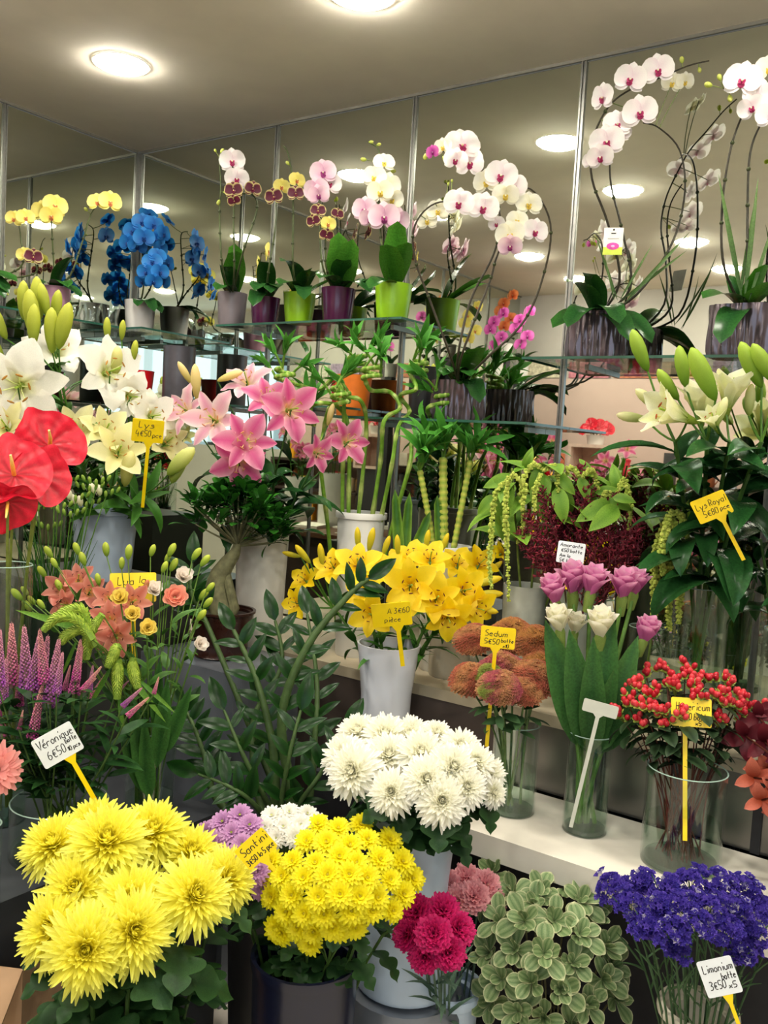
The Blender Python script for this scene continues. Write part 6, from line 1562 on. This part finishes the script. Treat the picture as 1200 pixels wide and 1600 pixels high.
# ------------------------------------------------------------------ price cards with handwriting
GLY = {'L': '08 02 32', 'y': '05 22|45 10', 's': '35 15 14 34 33 22 02', '4': '18 04 44|36 31', '€': '47 27 16 13 22 42|05 35|04 34', '5': '38 08 05 25 34 33 22 02', '0': '18 07 03 12 22 33 37 28 18', 'p': '05 00|05 25 34 33 22 02',
       'c': '35 15 04 03 12 32', 'e': '04 34 25 15 04 03 12 32', 'V': '08 22 48', 'é': '04 34 25 15 04 03 12 32|16 38', 'è': '04 34 25 15 04 03 12 32|18 36', 'r': '05 02|04 15 35', 'o': '15 04 03 12 22 33 34 25 15', 'n': '05 02|04 15 25 34 32',
       'i': '15 12|17 18', 'q': '35 30|35 15 04 03 12 32', 'u': '05 03 12 22 33 35|35 32', '6': '28 06 03 12 22 33 34 25 05', 'b': '08 02|05 25 34 33 22 02', 't': '18 13 22|05 35', '1': '06 18 12', 'a': '35 15 04 03 12 32|35 32',
       'S': '38 18 07 06 25 34 33 22 02', 'l': '18 12', 'A': '02 28 42|14 34', '3': '08 28 37 26 15|15 25 34 33 22 02', 'd': '38 32|35 15 04 03 12 32', 'm': '05 02|05 25 22|25 45 42', 'x': '05 32|35 02', 'H': '08 02|38 32|05 35',
       'R': '02 08 28 37 36 25 05|15 32', 'g': '35 15 04 03 12 32|35 31 20 00', '8': '18 07 06 15 25 36 37 28 18|15 04 03 12 22 33 34 25', 'h': '08 02|04 15 25 34 32', ' ': ''}
def writing(lines, W, H, seed):
    """handwritten strokes in the card plane; lines: (text, x0, y0, height) in card fractions"""
    random.seed(seed)
    k = MB()
    for ln in lines:
        txt, x0, y0, hh = ln[:4]; x1 = ln[4] if len(ln) > 4 else .97
        u = hh * H / 8
        x = (x0 - .5) * W
        tot = sum((max([1] + [int(tk[0]) for s_ in GLY.get(ch, '').split('|') for tk in s_.split()]) + 1.5) if ch != ' ' else 2.2 for ch in txt) * u
        f = min(1.0, (x1 - x0) * W / max(tot, 1e-6))
        for ch in txt:
            g = GLY.get(ch, '')
            wmax = 1
            for st in [s for s in g.split('|') if s]:
                P = []
                for tok in st.split():
                    a, b_ = int(tok[0]), int(tok[1]); wmax = max(wmax, a)
                    P.append(V((x + (a + b_ * .12 + rnd(-.15, .15)) * u * f, (y0 - .5) * H + (b_ - 2 + rnd(-.15, .15)) * u, 0)))
                if len(P) > 2: P = spline(P, 2)
                k.tube(P, max(.0008, u * .3), 4, (0, 0, 0))
            x += ((wmax + 1.5) * u if ch != ' ' else 2.2 * u) * f
    return k.mesh('lettering', INK)
YCARD, WCARD = mat('yellow_plastic_card', '#f2d108', .35, 0, .05), mat('white_plastic_card', '#e6ebec', .4, 0, .03)
GCARD = mat('greyed_white_plastic', '#c4c6b8', .4, 0, .05)
def rounded(k, w, h, t, r=.004, n=4):
    pts = []
    for cx, cy, a0 in ((w / 2 - r, h / 2 - r, 0), (-w / 2 + r, h / 2 - r, 1.5708), (-w / 2 + r, -h / 2 + r, 3.1416), (w / 2 - r, -h / 2 + r, 4.7124)):
        pts += [(cx + r * math.cos(a0 + 1.5708 * i / n), cy + r * math.sin(a0 + 1.5708 * i / n)) for i in range(n + 1)]
    m = len(pts)
    k.add([(x, y, 0) for x, y in pts] + [(x, y, t) for x, y in pts], [tuple(range(m - 1, -1, -1)), tuple(range(m, 2 * m))] + [(i, (i + 1) % m, m + (i + 1) % m, m + i) for i in range(m)], (.5, .5, .5))
def price_card(label, px, py, dp, wpx, hpx, rot, cm, lines, stick, stickcol=None, off=0.0, lean=(0, 0), seed=1):
    W, H = px2m(wpx, dp), px2m(hpx, dp)
    t = at(px, py, dp)
    m = fm(t, face(t, *lean), math.radians(rot), 1.0, UPC)
    rt = root('price_card', label, 'price tag', t, 'price cards')
    k = MB(); rounded(k, W, H, .0018); put('card', k.mesh('card', cm, False), rt, m)
    k = MB()
    sx, L = off * W, px2m(stick, dp)
    vs = [(sx - W * .16, -H / 2 + .001), (sx + W * .16, -H / 2 + .001), (sx + W * .055, -H / 2 - H * .25), (sx + W * .055, -H / 2 - L), (sx - W * .055, -H / 2 - L), (sx - W * .055, -H / 2 - H * .25)]
    z0, z1 = .0002, .0016
    k.add([(x, y, z0) for x, y in vs] + [(x, y, z1) for x, y in vs], [(5, 2, 1, 0), (4, 3, 2, 5), (6, 7, 8, 11), (11, 8, 9, 10)] + [(i, (i + 1) % 6, 6 + (i + 1) % 6, 6 + i) for i in range(6)], (.5, .5, .5))
    put('stake', k.mesh('stake', stickcol or YCARD, False), rt, m)
    if lines:
        put('lettering', writing(lines, W, H, seed), rt, m @ MX.Translation(V((0, 0, .0018))))
    return rt
price_card('yellow price card reading Lys 4€50 on the white lily bucket', 231, 673, 2.34, 48, 38, -5, YCARD, [('Lys', .2, .64, .36), ('4€50', .12, .26, .34, .62), ('pce', .66, .24, .28)], 115, off=.05, lean=(0, -.4))
price_card('white price card reading Véronique 6€50 in front of the purple veronica', 90, 1164, 1.72, 64, 50, 27, WCARD, [('Véronique', .07, .62, .36), ('6€50', .18, .2, .36, .64), ('botte', .68, .42, .2), ('10 pcs', .66, .16, .18)], 140, off=.12, lean=(0, -.25))
price_card('yellow price card reading Santini tilted among the button chrysanthemums', 400, 1326, 1.50, 56, 40, 40, YCARD, [('Santini', .1, .55, .42), ('3€50 la 5 pce', .05, .15, .3)], 26, lean=(0, -.3))
price_card('yellow price card reading A 3€60 pièce on the yellow lilies', 612, 960, 2.16, 62, 40, 6, YCARD, [('A 3€60', .40, .55, .3), ('pièce', .3, .2, .26)], 72, off=.12, lean=(0, -.45))
price_card('yellow price card reading Sedum 5€50 botte on the orange pink sedum', 778, 996, 2.02, 54, 34, -5, YCARD, [('Sedum', .12, .56, .36), ('5€50', .12, .18, .32, .57), ('botte', .6, .3, .24), ('x10', .66, .06, .2)], 165, off=-.05, lean=(0, -.3))
price_card('yellow price card reading Hypericum half hidden by red berries', 1080, 1113, 1.85, 60, 44, 0, YCARD, [('Hypericum', .12, .58, .34), ('5€50 botte', .18, .24, .3), ('x5', .6, .06, .2)], 170, off=-.15)
price_card('yellow price card reading Lys Royal 5€80 on the tall glass vase', 1112, 792, 1.98, 54, 40, 24, YCARD, [('Lys Royal', .08, .56, .34), ('5€80', .2, .2, .32, .64), ('pce', .68, .24, .24)], 80, off=.12, lean=(0, -.35))
price_card('white price card reading Limonium stuck in the purple statice', 1124, 1526, 1.54, 54, 56, 20, WCARD, [('Limonium', .1, .66, .28), ('botte', .55, .42, .24), ('3€50', .14, .2, .28, .62), ('x5', .66, .16, .22)], 90, off=.05, lean=(.1, -.4))
price_card('small white price card with four lines on the burgundy astilbe', 892, 864, 2.2, 42, 34, -8, WCARD, [('Amarante', .08, .76, .22), ('7€50 botte', .08, .52, .2), ('Am la', .1, .28, .2), ('5€ la botte', .12, .06, .2)], 40)
price_card('yellow price card behind the leaves of the mixed bouquet', 208, 918, 2.02, 70, 46, 0, YCARD, [('Lua', .16, .6, .34, .55), ('la', .6, .64, .34), ('5€', .6, .3, .3)], 120)
price_card('blank white plastic T shaped label stake in the siam tulip vase', 938, 1107, 1.92, 54, 20, -13, GCARD, None, 190, stickcol=GCARD, off=-.02, lean=(0, -.28))

# ------------------------------------------------------------------ the shop behind the camera, seen only in the mirrors
def refl_back(px, py, y):
    """a point whose image in the back mirror (and, if needed, the side mirror) is at this pixel"""
    p = aty(px, py, -y)
    return V((abs(p.x), y, p.z))
YF = ROOM_Y + .02
PANELM = mat('pinkish_board', '#c9b0a4', .7, 0, .04, 5)
zt = refl_back(1000, 592, YF).z
single('wall_board', boxmesh('wall_board', (0.05, YF - .015, .8), (2.1, YF, zt), PANELM), None, 'large pinkish board on the opposite wall, reflected behind the royal lilies', 'board', mw=MX.Identity(4))
for i in range(6):
    x0 = .1 + i * .33
    rt = root('flower_poster', ['poster of pale roses', 'poster of pink hydrangea', 'poster of red dahlias', 'poster of mixed tulips', 'poster of lilac blooms', 'poster of white daisies'][i] + ' in the strip above the pinkish board', 'poster', (x0, YF + .003, zt + .06), 'poster strip')
    k = MB(); k.box((x0, YF - .002, zt + .005), (x0 + .3, YF + .003, zt + .115)); put('sheet', k.mesh('sheet', mat('poster_%d' % i, ['#d9cfb4', '#c07a86', '#b06a4c', '#a88a6a', '#9a86a0', '#c8c4b0'][i], .5, 0, .45, 40), False), rt)
# counter with papers
cp = atz(330, 835, .93)
CX, CY = abs(cp.x), -abs(cp.y)
rt = root('shop_counter', 'dark wooden counter reflected between the bonsai and the lily bucket', 'counter', (.62, -2.3, 0))
put('counter_top', boxmesh('counter_top', (.15, -3.0, .90), (1.1, -1.9, .93), mat('counter_top', '#5a3a28', .35, 0, .2, 8)), rt)
put('counter_body', boxmesh('counter_body', (.2, -2.95, 0), (1.05, -1.95, .899), mat('counter_body', '#3a2a22', .5, 0, .2, 8)), rt)
for i, (x, y, a) in enumerate(((.35, -2.15, .1), (.55, -2.4, -.2), (.8, -2.2, .3), (.5, -2.7, .05), (.85, -2.65, -.3))):
    single('paper_sheets', boxmesh('paper_sheets', (-.1, -.14, 0), (.1, .14, .006 + .006 * i), mat('paper', '#ece6da', .7)), None, ['thinnest', 'second thinnest', 'middling', 'second thickest', 'thickest'][i] + ' stack of white paper on the reflected counter', 'paper', 'papers on the counter', None, MX.Translation(V((x, y, .931))) @ MX.Rotation(a, 4, 'Z'))
# dark rack of gifts on the opposite wall
rt = root('gift_rack', 'dark wooden rack of small gifts reflected under the middle shelf', 'rack', (1.2, YF + .15, 0))
RK = mat('rack_wood', '#2e1d16', .5, 0, .2, 9)
RZ = (.85, 1.12, 1.36)
for z in RZ:
    put('rack_board', boxmesh('rack_board', (.25, YF + .006, z - .02), (2.1, YF + .28, z), RK), rt)
for x in (.25, 1.15, 2.07):
    put('upright', boxmesh('upright', (x, YF + .006, 0), (x + .03, YF + .28, RZ[2] - .021), RK), rt)
cols = ['#d8421c', '#e8a01c', '#e8e0d0', '#c02838', '#e58ca0', '#3a3a3a', '#f0d040', '#8a4a2a', '#b0b8c8', '#d87a50']
random.seed(9)
n = 0
for z in RZ:
    x = .34; cnt = 0
    while x < 2.0:
        if 1.1 < x < 1.22: x = 1.24
        h = rnd(.09, .2); kind = n % 3
        k = MB()
        if kind == 0:
            k.lathe([(.03, 0), (.038, .01), (.04, h * .5), (.022, h * .72), (.03, h * .9), (.0001, h)], 16)
        elif kind == 1:
            shell(k, [(.032, 0), (.036, .005), (.036, h * .7)], .003, 0, 18); k.tube([V((.036, 0, h * .55)), V((.06, 0, h * .45)), V((.036, 0, h * .15))], .005, 6)
        else:
            k.box((-.035, -.03, 0), (.035, .03, h)); k.box((-.036, -.006, 0), (.036, .031, h + .002))
        cn = cols[n % 10]
        single(['figurine', 'gift_mug', 'gift_box'][kind], k.mesh('gift', mat('gift_' + cn[1:], cn, .4)), (x, YF + .14, z + .001), '%s, %s on the %s board of the reflected gift rack' % (['rounded figurine', 'straight mug', 'small box'][kind], ORD[min(cnt, 11)] if cnt < 12 else 'thirteenth' if cnt == 12 else 'fourteenth' if cnt == 13 else 'last', ['lowest', 'middle', 'upper'][RZ.index(z)]), 'gift', 'gifts on the dark rack')
        x += rnd(.1, .15); n += 1; cnt += 1
# pedestal box with red anthuriums
pbx = refl_back(930, 695, -3.0)
bx, bz2 = pbx.x, pbx.z
rt = root('display_box', 'open pale wooden box reflected below the middle shelf end', 'box', (bx, -3.0, 0))
PB = mat('pale_pink_wood', '#d2b5a6', .6)
for a, b_ in (((-.14, -.1, bz2 - .02), (.14, .1, bz2)), ((-.14, -.1, bz2 - .24), (-.12, .1, bz2 - .021)), ((.12, -.1, bz2 - .24), (.14, .1, bz2 - .021)), ((-.14, -.1, bz2 - .26), (.14, .1, bz2 - .241)), ((-.119, -.1, bz2 - .24), (.119, -.09, bz2 - .021))):
    put('board', boxmesh('board', a, b_, PB), rt, MX.Translation(V((bx, -3.0, 0))))
put('leg_block', boxmesh('leg_block', (-.1, -.08, 0), (.1, .08, bz2 - .261), DARKB), rt, MX.Translation(V((bx, -3.0, 0))))
k = MB(); shell(k, [(.05, 0), (.06, .06)], .004)
rt = root('red_potted_plant', 'pot of vivid red flowers standing on the reflected wooden box', 'potted plant', (bx, -3.0, bz2 + .001))
put('pot', k.mesh('pot', P_WHITE), rt, WM[rt])
rm = spathe_mesh(3)
for i in range(7):
    a = i * .9
    p = V((bx + .07 * math.cos(a), -3.0 + .07 * math.sin(a), bz2 + .10 + .012 * (i % 3)))
    put('flower', rm, rt, fm(p, V((math.cos(a) * .5, .8, .5)), a, .05)); stalk(rt, [V((bx, -3.0, bz2 + .04)), p], .003, .002, '#5a7a30')
# orchids and lilies on the opposite counter
k = None
for i, (px, py, kd, lab, yy) in enumerate(((735, 520, OY, 'yellow orchid reflected beside the lime pot', -2.6), (775, 530, OM, 'magenta orchid reflected over the lower silver planter', -2.7), (815, 530, OM, 'second magenta orchid reflected further from the lime pot', -2.6), (790, 500, OO, 'orange orchid reflected above the magenta ones', -2.9))):
    p = refl_back(px, py + 30, yy)
    loc = (p.x, yy, p.z - .12)
    rt = root('reflected_orchid', lab, 'orchid', loc, 'orchids on the opposite stand')
    put('pot', pm(P_WHITE, .05, .042, .09), rt, WM[rt])
    put('stand_pole', boxmesh('stand_pole', (-.03, -.03, -loc[2]), (.03, .03, -.001), DARKB), rt, WM[rt])
    for j in range(5):
        f = V(loc) + V((.05 * math.sin(j * 2), .03, .2 + .05 * j))
        orchid_flower(rt, f, V((.2 * math.sin(j), 1, .1)), .045, kd)
    stalk(rt, [V(loc) + V((0, 0, .08)), V(loc) + V((0, .02, .25)), V(loc) + V((.02, .03, .44))], .003, .002, '#5a6a3a', 'flower_spike')
    for j in range(4):
        a = j * 1.57
        put('leaf', OLEAF[j % 2], rt, lm(V(loc) + V((0, 0, .085)), V((math.cos(a), math.sin(a), .5)), V((0, 0, 1)), .14))
for i, (px, py, yy, lab) in enumerate(((850, 700, -2.4, 'pink lily bunch reflected behind the green amaranth'), (960, 720, -2.5, 'pink lily bunch reflected beside the wooden box'))):
    p = refl_back(px, py, yy)
    loc = (p.x, yy, 0)
    hz = p.z - .25
    k = MB(); shell(k, [(.08, 0), (.09, .01), (.1, hz)], .005)
    single('floor_vase', k.mesh('floor_vase', P_WHITE), loc, 'tall white floor vase of the ' + lab, 'vase')
    for j in range(5):
        t = V((p.x + rnd(-.1, .1), yy + rnd(-.05, .1), p.z + rnd(-.08, .08)))
        st, path = cut_stem('reflected_lily', ORD[j] + ' stem of the ' + lab, 'flower', inside(loc, .08, .05), V((p.x, yy, hz)), t, .004, '#4c7a2c', 'reflected pink lilies ' + str(i))
        lily_flower(st, t, V((rnd(-.5, .5), 1, rnd(0, .5))), .07, PKP, PKS)
        leaves(st, path, LILYLEAF, 6, .75, .98, .1, .4)
